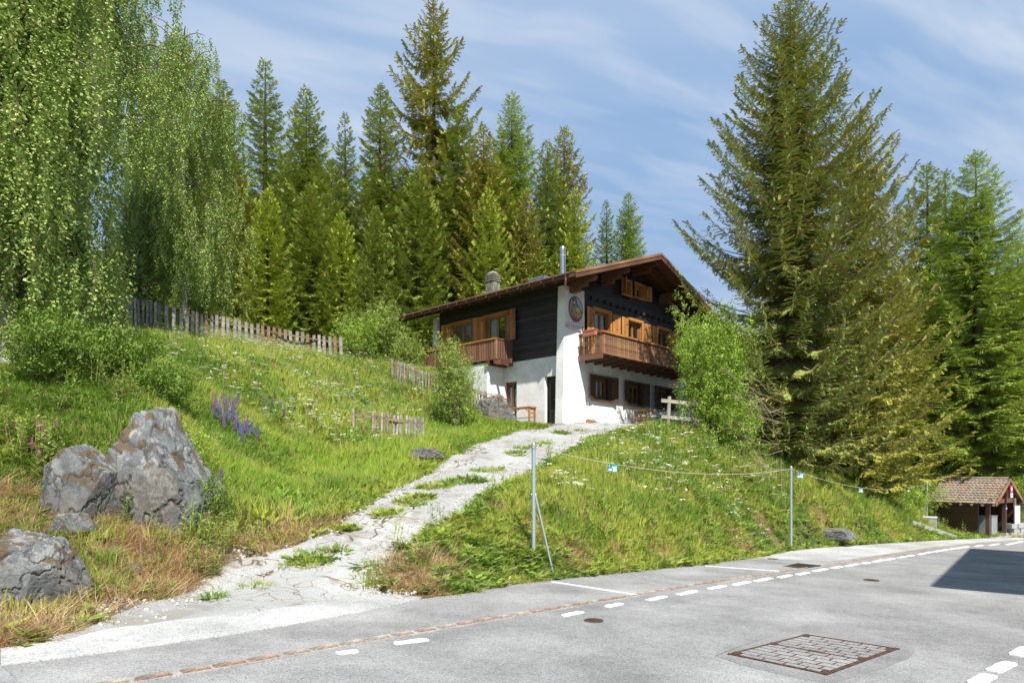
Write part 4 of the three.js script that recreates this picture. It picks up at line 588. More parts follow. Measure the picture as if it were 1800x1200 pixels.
// --- broadleaf crowns
function leafCluster(seed, n, L, w, spread) { const r = rng(seed), pos = [], idx = []; for (let i = 0; i < n; i++) { const t = i / n, a = V((r() - .5) * .1, -t, (r() - .5) * .1), az = r() * 6.28, d = V(Math.cos(az) * spread, -.35 - r() * .6, Math.sin(az) * spread).normalize(), b = a.clone().addScaledVector(d, .05), e = b.clone().addScaledVector(d, L * (.7 + r() * .6)); const nn = V(r() - .5, r() * .8 + .2, r() - .5).normalize(); blade(pos, idx, b, e, w * (.8 + r() * .4), nn); } return geoFrom(pos, idx); }
const LC = { birch: [1, 2, 3].map(s => leafCluster(s, 15, .17, .125, 1.0)), shrub: [11, 12].map(s => leafCluster(s, 12, .22, .10, 1.3)), willow: [21, 22].map(s => leafCluster(s, 13, .26, .075, 1.1)) };
function birch(px, d, H, spreadR, seed, label, opts = {}) {
  const { droop = 2.4, nb = 34, cols, lo = .25, lean = 0, az0 = null } = opts, r = rng(seed), x = (px - 900) / F * d, y = Hgt(x, d), g = thing('birch_tree', label, 'tree', 'weeping birches on the left'); g.position.set(x, y - .05, -d);
  part('trunk', limb([0, .2, .45, .75, 1].map(t => V(lean * t + (r() - .5) * .3 * t, t * H, (r() - .5) * .3 * t)), .16, .02, 10), LM.birchBark, g);
  const lists = [[], [], []], limbs = [];
  const put = (p, l) => { const c = cols[Math.floor(r() * cols.length)], k = .75 + r() * .5; _c.setRGB(c[0] * k, c[1] * k, c[2] * k); lists[Math.floor(r() * 3)].push([new THREE.Matrix4().compose(p, new THREE.Quaternion().setFromEuler(new THREE.Euler((r() - .5) * .7, r() * 6.28, (r() - .5) * .7)), V(l, l, l)), _c.clone()]); };
  for (let i = 0; i < nb; i++) {
    const t = lerp(lo, .97, (i + r() * .5) / nb), az = r() * 6.28, L = spreadR * Math.pow(Math.sin(Math.min(1, (1.08 - t) * 1.9) * 1.57), .8) * (.6 + .5 * r()), st = V(lean * t, t * H, 0), up = .9 + r() * .5;
    const p = s => V(st.x + Math.cos(az) * L * s, st.y + L * (up * s - .95 * s * s) + .2 * s, st.z + Math.sin(az) * L * s);
    limbs.push(limb([p(0), p(.3), p(.6), p(.85), p(1)], .02 + L * .011, .006, 4));
    const ns = Math.round(L * (opts.fill || 6));
    for (let k = 0; k < ns; k++) { // hanging strands
      const s = .2 + .8 * (k + r()) / ns, q = p(s).add(V((r() - .5) * .9, (r() - .3) * .3, (r() - .5) * .9)), D = droop * (.35 + r() * .8) * (.45 + .55 * s), sw = V((r() - .5) * .3, 0, (r() - .5) * .3), e = q.clone().add(V(sw.x * D, -D, sw.z * D));
      if (r() < .4) limbs.push(limb([q, q.clone().lerp(e, .5).add(V(Math.cos(az) * .06, 0, Math.sin(az) * .06)), e], .006, .002, 3));
      const nn = Math.max(2, Math.round(D / .13)); for (let j = 0; j <= nn; j++) { const f = j / nn; put(q.clone().lerp(e, f).add(V((r() - .5) * .22, 0, (r() - .5) * .22)), .30 + r() * .18); }
    }
  }
  part('branches', mergeGeometries(limbs), LM.twig, g); baked('crown', LC.birch, LM.birch, lists, g); return g;
}
const BC = [[.328, .435, .111], [.392, .493, .126], [.286, .397, .098], [.442, .493, .159]];
birch(15, 13.0, 10.5, 2.0, 5, 'nearest weeping birch trailing its leaves over the boulders', { cols: BC, nb: 105, droop: 2.1, lo: .12, fill: 8.5 });
birch(322, 28.5, 13.2, 2.5, 6, 'slender weeping birch standing behind the picket fence before the spruces', { cols: BC, nb: 68, droop: 2.6, lo: .16 });
birch(150, 21, 16.8, 2.9, 8, 'tall birch behind, its top cut by the picture\'s upper left edge', { cols: BC, nb: 75, droop: 2.4, lo: .34 });
birch(-60, 16.5, 14.5, 3.0, 9, 'birch at the left edge of the picture behind the nearest birch', { cols: BC, nb: 40, droop: 2.4, lo: .15 });
function shrub(name, px, py, d, w, h, seed, label, cols, { kind = 'shrub', n = 900, size = .3, stems = 9, y0, cat = 'shrub', dep = w, group } = {}) {
  const r = rng(seed), x = (px - 900) / F * d, g = thing(name, label, cat, group); g.position.set(x, (y0 ?? Hgt(x, d)) - .03, -d); const lists = [[], []], limbs = [], ends = [];
  for (let i = 0; i < stems; i++) { const az = r() * 6.28, q = .35 + r() * .65, e = V(Math.cos(az) * w * q * .8, h * (.55 + .5 * r()) * (1.1 - q * .35), Math.sin(az) * dep * q * .8); limbs.push(limb([V((r() - .5) * .15, 0, (r() - .5) * .15), V(e.x * .3, e.y * .45, e.z * .3), e], .02 + .008 * h, .006, 4)); ends.push(e); for (let k = 0; k < 4; k++) { const f = .35 + r() * .5, s = V(e.x * f, e.y * f, e.z * f), u = s.clone().add(V((r() - .5) * w * .8, h * (.1 + r() * .25), (r() - .5) * dep * .8)); limbs.push(limb([s, s.clone().lerp(u, .5).add(V(0, .04, 0)), u], .010, .004, 3)); ends.push(u); } }
  for (let i = 0; i < n; i++) {
    const e0 = ends[Math.floor(r() * ends.length)], dn = r() < .35 ? .25 + r() * .7 : 1, e = V(e0.x * (.75 + .25 * dn), e0.y * dn, e0.z * (.75 + .25 * dn)), rr = Math.cbrt(r()) * (.16 + .16 * h), th = r() * 6.28, ph = Math.acos(2 * r() - 1), p = e.clone().add(V(Math.sin(ph) * Math.cos(th) * rr * 1.15 * (w / h + .5) * .7, Math.cos(ph) * rr, Math.sin(ph) * Math.sin(th) * rr)); if (p.y < .04) p.y = .04 + r() * .3;
    const c = cols[Math.floor(r() * cols.length)], k = .75 + r() * .5; _c.setRGB(c[0] * k, c[1] * k, c[2] * k); const s = size * (.7 + r() * .6);
    lists[i % 2].push([new THREE.Matrix4().compose(p, new THREE.Quaternion().setFromEuler(new THREE.Euler(2.4 + (r() - .5) * 2, r() * 6.28, (r() - .5) * 1.4)), V(s, s, s)), _c.clone()]);
  }
  part('stems', mergeGeometries(limbs), LM.twig, g); baked('foliage', LC[kind], LM.birch, lists, g); return g;
}
const SG = [[.314, .450, .055], [.369, .505, .064], [.273, .396, .050]], DG = [[.205, .314, .045], [.246, .355, .052], [.177, .273, .041]], WG = [[.328, .423, .082], [.382, .464, .096], [.287, .382, .073]];
shrub('willow_shrub', 1250, 760, 23.3, 1.6, 4.7, 31, 'bright green leafy shrub between the chalet and the great spruce', SG, { kind: 'willow', n: 4200, size: .34, stems: 18, dep: 1.3 });
shrub('willow_shrub', 1305, 800, 22.6, .9, 2.0, 41, 'low leafy shrub under the great spruce beside bare twigs', SG, { kind: 'willow', n: 900, size: .3, stems: 9 });
shrub('willow_shrub', 800, 700, 24.2, 1.0, 2.7, 32, 'slender leafy shrub in front of the side balcony', WG, { kind: 'willow', n: 2600, size: .25, stems: 16 });
shrub('bush', 655, 620, 32.5, 1.9, 2.9, 33, 'rounded bush at the end of the fence below the eave', WG, { n: 2200, size: .3, stems: 14 });
shrub('bush', 625, 640, 31, 1.2, 2.1, 43, 'smaller bush in front of the rounded bush by the fence', SG, { n: 1100, size: .26, stems: 10 });
shrub('bush', 720, 640, 31.5, 1.2, 1.8, 44, 'low bush between the rounded bush and the balcony', WG, { n: 1000, size: .26, stems: 10 });
shrub('bush', 275, 712, 13.6, .7, .6, 34, 'leafy bush right of the big mossy boulder\'s top', DG, { n: 1300, size: .2, stems: 10 });
shrub('bush', 190, 690, 13.4, .8, .95, 35, 'dark leafy bush under the birch behind the boulders', DG, { n: 1500, size: .22, stems: 10 });
shrub('bush', 60, 690, 12.2, 1.2, 1.2, 36, 'dark undergrowth bush below the nearest birch', DG, { n: 1500, size: .22, stems: 10 });
shrub('bush', 330, 790, 11.6, .5, .95, 37, 'green bush growing along the mossy boulder\'s sloping side', SG, { n: 700, size: .16, stems: 9 });
shrub('bush', 375, 850, 10.9, .4, .7, 38, 'lupine leaf bush at the foot of the mossy boulder', DG, { n: 500, size: .15, stems: 8 });
shrub('deciduous_tree', 1650, 800, 41, 2.6, 11.5, 39, 'light green leafy tree between great spruce and larch', SG, { n: 3600, size: .5, stems: 16, cat: 'tree' });
shrub('bush', 1600, 850, 30, 1.6, 1.3, 40, 'leafy bush behind the farthest rope post', SG, { n: 1300, size: .24, stems: 10 });
shrub('bush', 1785, 920, 34.5, 1.8, 1.6, 45, 'leafy bush beside the dark car at the right edge', SG, { n: 1200, size: .26, stems: 10 });
{ // young stone pine
  const d = 27.6, px = 246, x = (px - 900) / F * d, y = Hgt(x, d), H = EYE + (830 - 335) / F * d - y; const tg = [61, 62].map(s => twigGeo(s, { n: 7, len: .30, w: .065, ang: .55, droop: -.1 }));
  const c = conifer({ H, r: 1.3, seed: 500, twigs: tg, cols: SP.blue, tw: .52, kt: 2, low: .25, high: .8, curl: .35, gap: .3, whorl: 8, irr: .3, hang: .1, step: .13, base: .05 }); c.tw = tg; c.mat = LM.spruce;
  assemble('stone_pine', c, 'young blue green pine at the upper end of the picket fence', 'tree').position.set(x, y, -d);
}
{ // bare twigs by the great spruce
  const g = thing('dead_shrub', 'bare leafless branches in front of the great spruce', 'shrub'), r = rng(71), d = 20.9, x = (1350 - 900) / F * d, y = Hgt(x, d), L = []; g.position.set(x, y, -d);
  for (let i = 0; i < 20; i++) { const h = .6 + r() * 3.2, a = V(.5 + r() * .3, h * .85, -.5 - r() * .3), b = V(-.3 - r() * 1.3, h + (r() - .35) * 1.0, .3 + r() * .6), m = a.clone().lerp(b, .5).add(V(0, -.12 - r() * .2, .1)); L.push(limb([a, m, b], .010, .003, 4)); for (let k = 0; k < 4; k++) { const s = m.clone().lerp(b, r()); L.push(limb([s, s.clone().add(V(-.1 - r() * .35, (r() - .1) * .45, (r() - .5) * .3))], .005, .002, 3)); } }
  part('stem', limb([V(.6, -.1, -.5), V(.62, .5, -.5), V(.7, 1.1, -.7)], .03, .012, 6), LM.twig, g); part('branches', mergeGeometries(L), std([.34, .24, .19], .9), g);
}
// ---------- meadow, verge and weeds ----------
function tuft(seed, n, w, bend, spread) { // blades of unit height
  const r = rng(seed), pos = [], idx = [];
  for (let i = 0; i < n; i++) {
    const az = r() * 6.28, q = Math.sqrt(r()) * spread, h = .55 + r() * .5, bx = Math.cos(az), bz = Math.sin(az), b = bend * (.3 + r()), x = bx * q, z = bz * q, ta = r() * 3.14, sx = Math.cos(ta) * w * (.7 + r() * .6), sz = Math.sin(ta) * w * (.7 + r() * .6), k = pos.length / 3;
    pos.push(x - sx, -.06, z - sz, x + sx, -.06, z + sz, x + bx * b * .35 - sx * .8, h * .6, z + bz * b * .35 - sz * .8, x + bx * b * .35 + sx * .8, h * .6, z + bz * b * .35 + sz * .8, x + bx * b, h * (1 - b * .25), z + bz * b);
    idx.push(k, k + 1, k + 2, k + 1, k + 3, k + 2, k + 2, k + 3, k + 4);
  }
  return geoFrom(pos, idx);
}
function herb(seed, n, L, w) { const r = rng(seed), pos = [], idx = []; for (let i = 0; i < n; i++) { const az = r() * 6.28, h = r() * .8, a = V(Math.cos(az) * .06, h * .6, Math.sin(az) * .06), e = V(Math.cos(az) * L * (.6 + r() * .6), h + .25 * (r() - .2), Math.sin(az) * L * (.6 + r() * .6)); blade(pos, idx, a, e, w * (.7 + r() * .6), V((r() - .5) * .6, 1, (r() - .5) * .6).normalize()); } return geoFrom(pos, idx); }
function umbel(seed, n, R, stem) { const r = rng(seed), pos = [], idx = []; blade(pos, idx, V(0, 0, 0), V(0, 1, 0), .012, V(0, 0, 1)); const k0 = pos.length / 3; for (let i = 0; i < n; i++) { const az = r() * 6.28, q = Math.sqrt(r()) * R, c = V(Math.cos(az) * q, 1 + (r() - .5) * .04 - q * q * .8, Math.sin(az) * q), s = R * .34; const k = pos.length / 3; const t = r() * 3; for (let j = 0; j < 4; j++) pos.push(c.x + Math.cos(t + j * 1.57) * s, c.y + (r() - .5) * .03, c.z + Math.sin(t + j * 1.57) * s); idx.push(k, k + 1, k + 2, k, k + 2, k + 3); } const g = geoFrom(pos, idx), col = []; for (let i = 0; i < pos.length / 3; i++) i < k0 ? col.push(.25, .36, .10) : col.push(1, 1, 1); g.setAttribute('color', new THREE.Float32BufferAttribute(col, 3)); return g; }
const GR = [[1, 15, .016, .35, .22], [2, 13, .013, .55, .25], [3, 17, .020, .3, .26]].map(a => tuft(...a)), DRY = [[4, 15, .010, .8, .26], [5, 13, .010, 1.1, .28]].map(a => tuft(...a)), HB = [herb(1, 14, .45, .16), herb(2, 12, .4, .22), herb(3, 18, .5, .10)];
const houseFoot = [[-.9, -.05], [10.8, -.05], [10.8, 8.3], [-.9, 8.3], [-.9, 3.4], [.2, 3.4], [.2, -.05]].map(p => hx(...p)), terrace = [[-1.6, 3.4], [.3, 3.4], [.3, .1], [1.5, -.05], [9.5, -.05], [9.5, -1.6], [6.6, -2.2], [3.2, -3], [1.2, -3], [-.9, -.6], [-1.4, .8]].map(p => hx(...p));
const fenceLine = [[224, 572], [300, 592], [380, 606], [450, 618], [520, 629], [600, 640]].map(p => hit(...p));
const driveIslands = [[548, 990, .36], [520, 1000, .2], [610, 934, .2], [675, 910, .28], [720, 890, .35], [740, 880, .3], [772, 858, .4], [800, 852, .4], [830, 848, .45], [850, 833, .4], [870, 830, .35], [905, 800, .4], [930, 790, .45], [955, 782, .3], [990, 765, .4], [1012, 760, .35], [655, 1008, .25], [650, 1030, .2], [450, 1040, .12], [380, 1060, .12], [760, 862, .4], [590, 975, .2], [690, 905, .2]].map(([x, y, s]) => [...hit(x, y), s]);
const RG = rng(900);
const G = { grass: [[], [], []], dry: [[], []], herb: [[], [], []], white: [], yellow: [], pink: [] };
const setC = (c, k) => new THREE.Color().setRGB(c[0] * k, c[1] * k, c[2] * k);
function drop(arr, x, d, h, wdt, col, tilt = .25, sink = 0) { arr.push([new THREE.Matrix4().compose(V(x, Hgt(x, d) - sink, -d), new THREE.Quaternion().setFromEuler(new THREE.Euler((RG() - .5) * tilt, RG() * 6.28, (RG() - .5) * tilt)), V(wdt, h, wdt)), col]); }
const mixc = (a, b, t) => a.map((v, i) => lerp(v, b[i], t));
const GC = { lush: [.246, .380, .050], yel: [.481, .531, .091], olive: [.382, .422, .107], bright: [.370, .531, .064], dry: [.62, .44, .215], dry2: [.72, .55, .32], brown: [.40, .25, .125], rust: [.52, .32, .15] };
const lushSpots = [[640, 840, 1.8], [560, 820, 1.5], [700, 800, 1.6], [820, 770, 1.8], [880, 755, 1.6], [700, 770, 1.4], [450, 860, 1.2], [780, 750, 1.5]].map(([x, y, r]) => [...hit(x, y), r]);
const frontSpots = [[3, -4, 2.5], [6, -4, 3], [-2, 1, 2.2], [-2.4, 2.6, 2], [0, -3, 2], [8, -3, 2.5]].map(([u, v, r]) => [...hx(u, v), r]);
let nG = 0;
for (let i = 0; i < 560000 && nG < 150000; i++) {
  const a = (RG() - .5) * 1.8, d = 4.8 + 47 * Math.pow(RG(), 1.35), x = a * d;
  if (inPoly(x, d, risePoly) || inPoly(x, d, houseFoot) || inPoly(x, d, terrace)) continue;
  const e = distLine(x, d, rise), ed = d < 28 ? Math.min(distLine(x, d, driveL), distLine(x, d, driveR)) : 9; if (e < .06 && RG() < .7) continue;
  if (d > 30 && x > 24.5) continue;
  const inD = d < 28 && inPoly(x, d, drivePoly); if (inD) { const f = spotField(driveIslands, x, d); if (f < .32 || RG() > f * 1.3) continue; } const sh = spotField(frontSpots, x, d);
  const n1 = fbm(x * .35 + 4, d * .35, 0, 3), n2 = fbm(x * 1.3 + 40, d * 1.3 + 9, 0, 3), dr = dryF(x, d), di = dirtF(x, d), lu = spotField(lushSpots, x, d);
  if (RG() < di * .85) continue;
  const left = x < -2.5 && d < 12.5 && d < 8.2 + (x + 9) * .75; // dry bank round the boulders
  const dryness = Math.max(dr, left ? .75 + n2 * .5 : 0);
  let h = lerp(.16, .48, sstep(.3, .7, n1)) * (.7 + RG() * .6); h *= lerp(.45, 1, sstep(.1, 1.8, e)); h *= lerp(.4, 1, sstep(.1, 1.1, ed)); h *= 1 - .7 * sh; if (inD) { if (ed < .12 && RG() < .5) continue; h = .08 + RG() * .12; } h = lerp(h, .22 + .1 * RG(), lu * .6);
  if (!inD && RG() < dryness * .85) { if (RG() < .2 && left) continue; drop(G.dry[Math.floor(RG() * 2)], x, d, (.05 + RG() * RG() * .24) * (e < 1 ? .8 : 1), .24 + RG() * .24, setC(RG() < .2 ? GC.brown : RG() < .35 ? GC.rust : RG() < .6 ? GC.dry : GC.dry2, .65 + RG() * .5), 1.3); nG++; continue; }
  let c = mixc(GC.lush, GC.yel, sstep(.32, .68, n2 + (n1 - .5) * .5)); c = mixc(c, GC.bright, lu * .9); if (RG() < .12) c = GC.olive; if (RG() < .05) c = GC.dry;
  const w = (.30 + RG() * .2) * (d > 25 ? 1.35 : 1);
  if (RG() < (n1 > .55 ? .30 : .14) * (1 - lu * .8)) drop(G.herb[Math.floor(RG() * 3)], x, d, Math.max(.16, h * .85), .3 + RG() * .3, setC(mixc(c, GC.lush, .55), .75 + RG() * .4), .4);
  else drop(G.grass[Math.floor(RG() * 3)], x, d, h * 1.1, w, setC(c, .78 + RG() * .44), .35);
  nG++;
}
const petalM = leafM([1, 1, 1], .3, { vertexColors: true });
function weed(seed) { const r = rng(seed), pos = [], idx = []; for (let k = 0; k < 3; k++) { const o = V((r() - .5) * .3, 0, (r() - .5) * .3), tip = o.clone().add(V((r() - .5) * .2, .8 + r() * .25, (r() - .5) * .2)); blade(pos, idx, o, tip, .014, V(0, 0, 1)); for (let i = 0; i < 13; i++) { const t = .12 + .85 * i / 13, a = o.clone().lerp(tip, t), az = i * 2.4 + r(), L = .16 * (1.15 - t * .7); blade(pos, idx, a, a.clone().add(V(Math.cos(az) * L, .03 + r() * .05, Math.sin(az) * L)), .05 * (1.2 - t * .6), V((r() - .5) * .4, 1, (r() - .5) * .4).normalize()); } } return geoFrom(pos, idx); }
{ const L = [[], []]; for (let i = 0; i < 40000; i++) { const a = (RG() - .5) * 1.6, d = 7 + 28 * Math.pow(RG(), .8), x = a * d, n = fbm(x * .5 + 60, d * .5 + 8, 0, 3); if (n < .55 || RG() > (n - .5) * 1.1) continue; if (inPoly(x, d, risePoly) || distLine(x, d, rise) < .8 || inPoly(x, d, houseFoot) || inPoly(x, d, terrace) || inPoly(x, d, drivePoly) || spotField(lushSpots, x, d) > .3 || spotField(frontSpots, x, d) > .1) continue; const s = .35 + RG() * .55, c = mixc(GC.lush, GC.olive, RG()); L[i % 2].push([new THREE.Matrix4().compose(V(x, Hgt(x, d) - .02, -d), new THREE.Quaternion().setFromEuler(new THREE.Euler((RG() - .5) * .3, RG() * 6, (RG() - .5) * .3)), V(s * 1.1, s, s * 1.1)), setC(c, .75 + RG() * .4)]); }
  L.forEach((l, i) => stuff('tall_weeds', weed(5 + i), LM.grass, l, ['tall leafy weeds standing in patches over the meadow', 'leafy nettle like weeds in patches over the meadow'][i], 'weeds')); }
const UM = [umbel(1, 14, .055, 1), umbel(2, 9, .035, 1)];
const whiteSpots = [[520, 640, 3.5], [450, 620, 3], [420, 680, 2.5], [600, 720, 3], [560, 760, 2], [680, 680, 3], [700, 700, 2], [1150, 880, 1.1], [1120, 830, 1.5], [1160, 790, 1.6], [1080, 800, 1.2], [960, 870, .7], [990, 880, .7], [1230, 850, 1.2], [1260, 880, 1.2], [1200, 760, 1.2], [1330, 850, 1], [880, 720, 1.2], [640, 800, 1]].map(([x, y, r]) => [...hit(x, y), r]);
for (let i = 0; i < 90000; i++) {
  const a = (RG() - .5) * 1.6, d = 8 + 30 * Math.pow(RG(), .9), x = a * d, f = spotField(whiteSpots, x, d); if (f < .05 || RG() > f * .17) continue;
  if (inPoly(x, d, roadPoly) || inPoly(x, d, houseFoot) || inPoly(x, d, terrace) || inPoly(x, d, drivePoly)) continue;
  const h = .42 + RG() * .3; G.white.push([new THREE.Matrix4().compose(V(x, Hgt(x, d), -d), new THREE.Quaternion().setFromEuler(new THREE.Euler((RG() - .5) * .3, RG() * 6, (RG() - .5) * .3)), V(1 + RG() * .6, h, 1 + RG() * .6)), setC([.86, .86, .76], .8 + RG() * .3)]);
  if (RG() < .12) { const x2 = x + (RG() - .5), d2 = d + (RG() - .5); G.yellow.push([new THREE.Matrix4().compose(V(x2, Hgt(x2, d2), -d2), new THREE.Quaternion(), V(.6, .3 + RG() * .15, .6)), setC([.75, .52, .03], .9)]); }
}
function stuff(name, geo, mat, list, label, cat) { const o = instanced(numbered(name), geo, mat, list, scene); o.userData = { label, category: cat, kind: 'stuff' }; return o; }
G.grass.forEach((l, i) => stuff('meadow_grass', GR[i], LM.grass, l, ['upright green grass over the meadow and bank', 'bending long green grass over the meadow and bank', 'broad bladed green grass over the meadow and bank'][i], 'grass'));
G.dry.forEach((l, i) => stuff('dry_grass', DRY[i], LM.grass, l, ['straw coloured dry grass on the bank and round the boulders', 'flattened straw coloured grass on the bank and round the boulders'][i], 'grass'));
G.herb.forEach((l, i) => stuff('meadow_herbs', HB[i], LM.grass, l, ['leafy green herbs among the meadow grass', 'broad leaved weeds among the meadow grass', 'narrow leaved herbs among the meadow grass'][i], 'herbs'));
{ const a = G.white.filter((_, i) => i % 2), b = G.white.filter((_, i) => !(i % 2)); stuff('white_flowers', UM[0], petalM, a, 'flat white flower heads standing over the meadow', 'flowers'); stuff('white_flowers', UM[1], petalM, b, 'small white flower heads dotted over the meadow', 'flowers'); stuff('yellow_flowers', UM[1], petalM, G.yellow, 'small yellow flowers among the meadow grass', 'flowers'); }
{ // gravel at the edges of the drive and under the bank
  const r = rng(33), L = [], st = new THREE.IcosahedronGeometry(1, 0); const p = st.attributes.position; const edge = [...driveL.slice(1), ...driveR.slice(1)];
  for (let i = 0; i < 5000; i++) { const side = r() < .5 ? driveL : driveR, k = 1 + Math.floor(r() * (side.length - 2)), t = r(), x = lerp(side[k][0], side[k + 1][0], t) + (r() - .5) * .9, d = lerp(side[k][1], side[k + 1][1], t) + (r() - .5) * .9; if (inPoly(x, d, roadPoly)) continue; const s = .008 + r() * r() * .03, y = Hgt(x, d) + (inPoly(x, d, drivePoly) ? .065 : .0); L.push([new THREE.Matrix4().compose(V(x, y + s * .3, -d), new THREE.Quaternion().setFromEuler(new THREE.Euler(r() * 6, r() * 6, r() * 6)), V(s, s * .7, s * 1.2)), setC([.45, .42, .38], .7 + r() * .5)]); }
  stuff('gravel', st, std([1, 1, 1], .95), L, 'loose grey gravel along the edges of the drive', 'gravel');
}
// lupines: each plant a thing
function spikeGeo(seed) { const r = rng(seed), gs = []; const f = new THREE.OctahedronGeometry(1, 0); for (let i = 0; i < 64; i++) { const t = i / 64, az = i * 2.4, R = .045 * (1 - t * .75); const g = f.clone(); g.scale(.016 * (1.15 - t * .6), .013, .022 * (1.15 - t * .6)); g.rotateY(-az); g.translate(Math.cos(az) * R, .42 + t * .43, Math.sin(az) * R); gs.push(g); } return mergeGeometries(gs); }
function stemGeo(seed) { const r = rng(seed), gs = [limb([V(0, -.05, 0), V(.01, .4, 0), V(0, .85, .01)], .008, .003, 4)]; gs.forEach(g => g.deleteAttribute('uv')); return gs[0]; }
function lupLeaf(seed) { const r = rng(seed), pos = [], idx = []; for (let i = 0; i < 7; i++) { const az = r() * 6.28, q = .12 + r() * .14, c = V(Math.cos(az) * q, .08 + r() * .32, Math.sin(az) * q); for (let k = 0; k < 8; k++) { const t = k / 8 * 6.28; blade(pos, idx, c, c.clone().add(V(Math.cos(t) * .09, .03, Math.sin(t) * .09)), .024, V(0, 1, 0)); } } return geoFrom(pos, idx); }
const lupM = { stem: leafM([.16, .25, .06], .2), leaf: leafM([.17, .29, .06], .35), fl: [[.27, .15, .52], [.20, .17, .55], [.36, .16, .46], [.24, .12, .44]].map(c => leafM(c, .25)), fire: leafM([.62, .12, .42], .3) };
const SPK = [1, 2, 3].map(spikeGeo), STM = stemGeo(1), LLF = [1, 2].map(lupLeaf);
function lupine(px, py, h, label, group, fm, name = 'lupine', cat = 'flower') { const [x, d] = hit(px, py), g = thing(name, label, cat, group), i = Math.floor(RG() * 3); part('stem', STM, lupM.stem, g); part('leaves', LLF[i % 2], lupM.leaf, g); part('flower_spike', SPK[i], fm, g); g.position.set(x, Hgt(x, d), -d); g.scale.set(h * .85, h * .72, h * .85); g.rotation.set((RG() - .5) * .2, RG() * 6, (RG() - .5) * .2); return g; }
{
  const A = [[375, 715], [383, 722], [390, 712], [398, 725], [404, 716], [411, 720], [418, 712], [378, 735], [387, 742], [395, 738], [402, 746], [409, 738], [416, 748], [394, 755], [385, 728], [408, 728]]; for (const [x, y] of A) lupine(x, y + 18, .95, 'purple lupine in the dense clump above the mossy boulder\'s slope', 'lupines in the dense clump', lupM.fl[Math.floor(RG() * 4)]);
  const B = [[412, 765], [420, 772], [428, 768], [436, 775], [444, 770], [450, 778], [432, 760], [424, 785]]; for (const [x, y] of B) lupine(x, y + 12, .95, 'violet lupine in the lower clump beside the dense one', 'lupines in the lower clump', lupM.fl[Math.floor(RG() * 4)]);
  const C = [[465, 715], [478, 720], [492, 725], [505, 722], [468, 735], [500, 740], [515, 735], [540, 745], [548, 738]]; for (const [x, y] of C) lupine(x, y + 8, .85, 'scattered lupine in mid meadow above the short picket fence', 'lupines scattered in mid meadow', lupM.fl[Math.floor(RG() * 4)]);
  const D = [[215, 640], [225, 655], [236, 640], [222, 625], [230, 610]]; for (const [x, y] of D) lupine(x, y + 14, 1.0, 'lupine in the shade of the birch near the fence end', 'lupines under the birch', lupM.fl[Math.floor(RG() * 4)]);
  lupine(383, 880, .95, 'single dark purple lupine right of the mossy boulder', undefined, lupM.fl[3]); lupine(240, 600, 1, 'tall pale lupine by the first pickets of the fence', undefined, lupM.fl[1]);
  const E = [[68, 765], [76, 772], [98, 760], [10, 770], [28, 772], [54, 800], [72, 815], [82, 790]]; E.forEach(([x, y], i) => lupine(x, y + 10, .6, 'pink willowherb above the grey wedge boulder', 'pink willowherbs by the boulders', lupM.fire, 'willowherb'));
  for (const [x, y] of [[1560, 850], [1585, 852], [1540, 846]]) lupine(x, y + 8, 1.0, 'faded pink willowherb near the rope posts by the hut', 'faded willowherbs by the hut', leafM([.5, .3, .3], .3), 'willowherb');
}
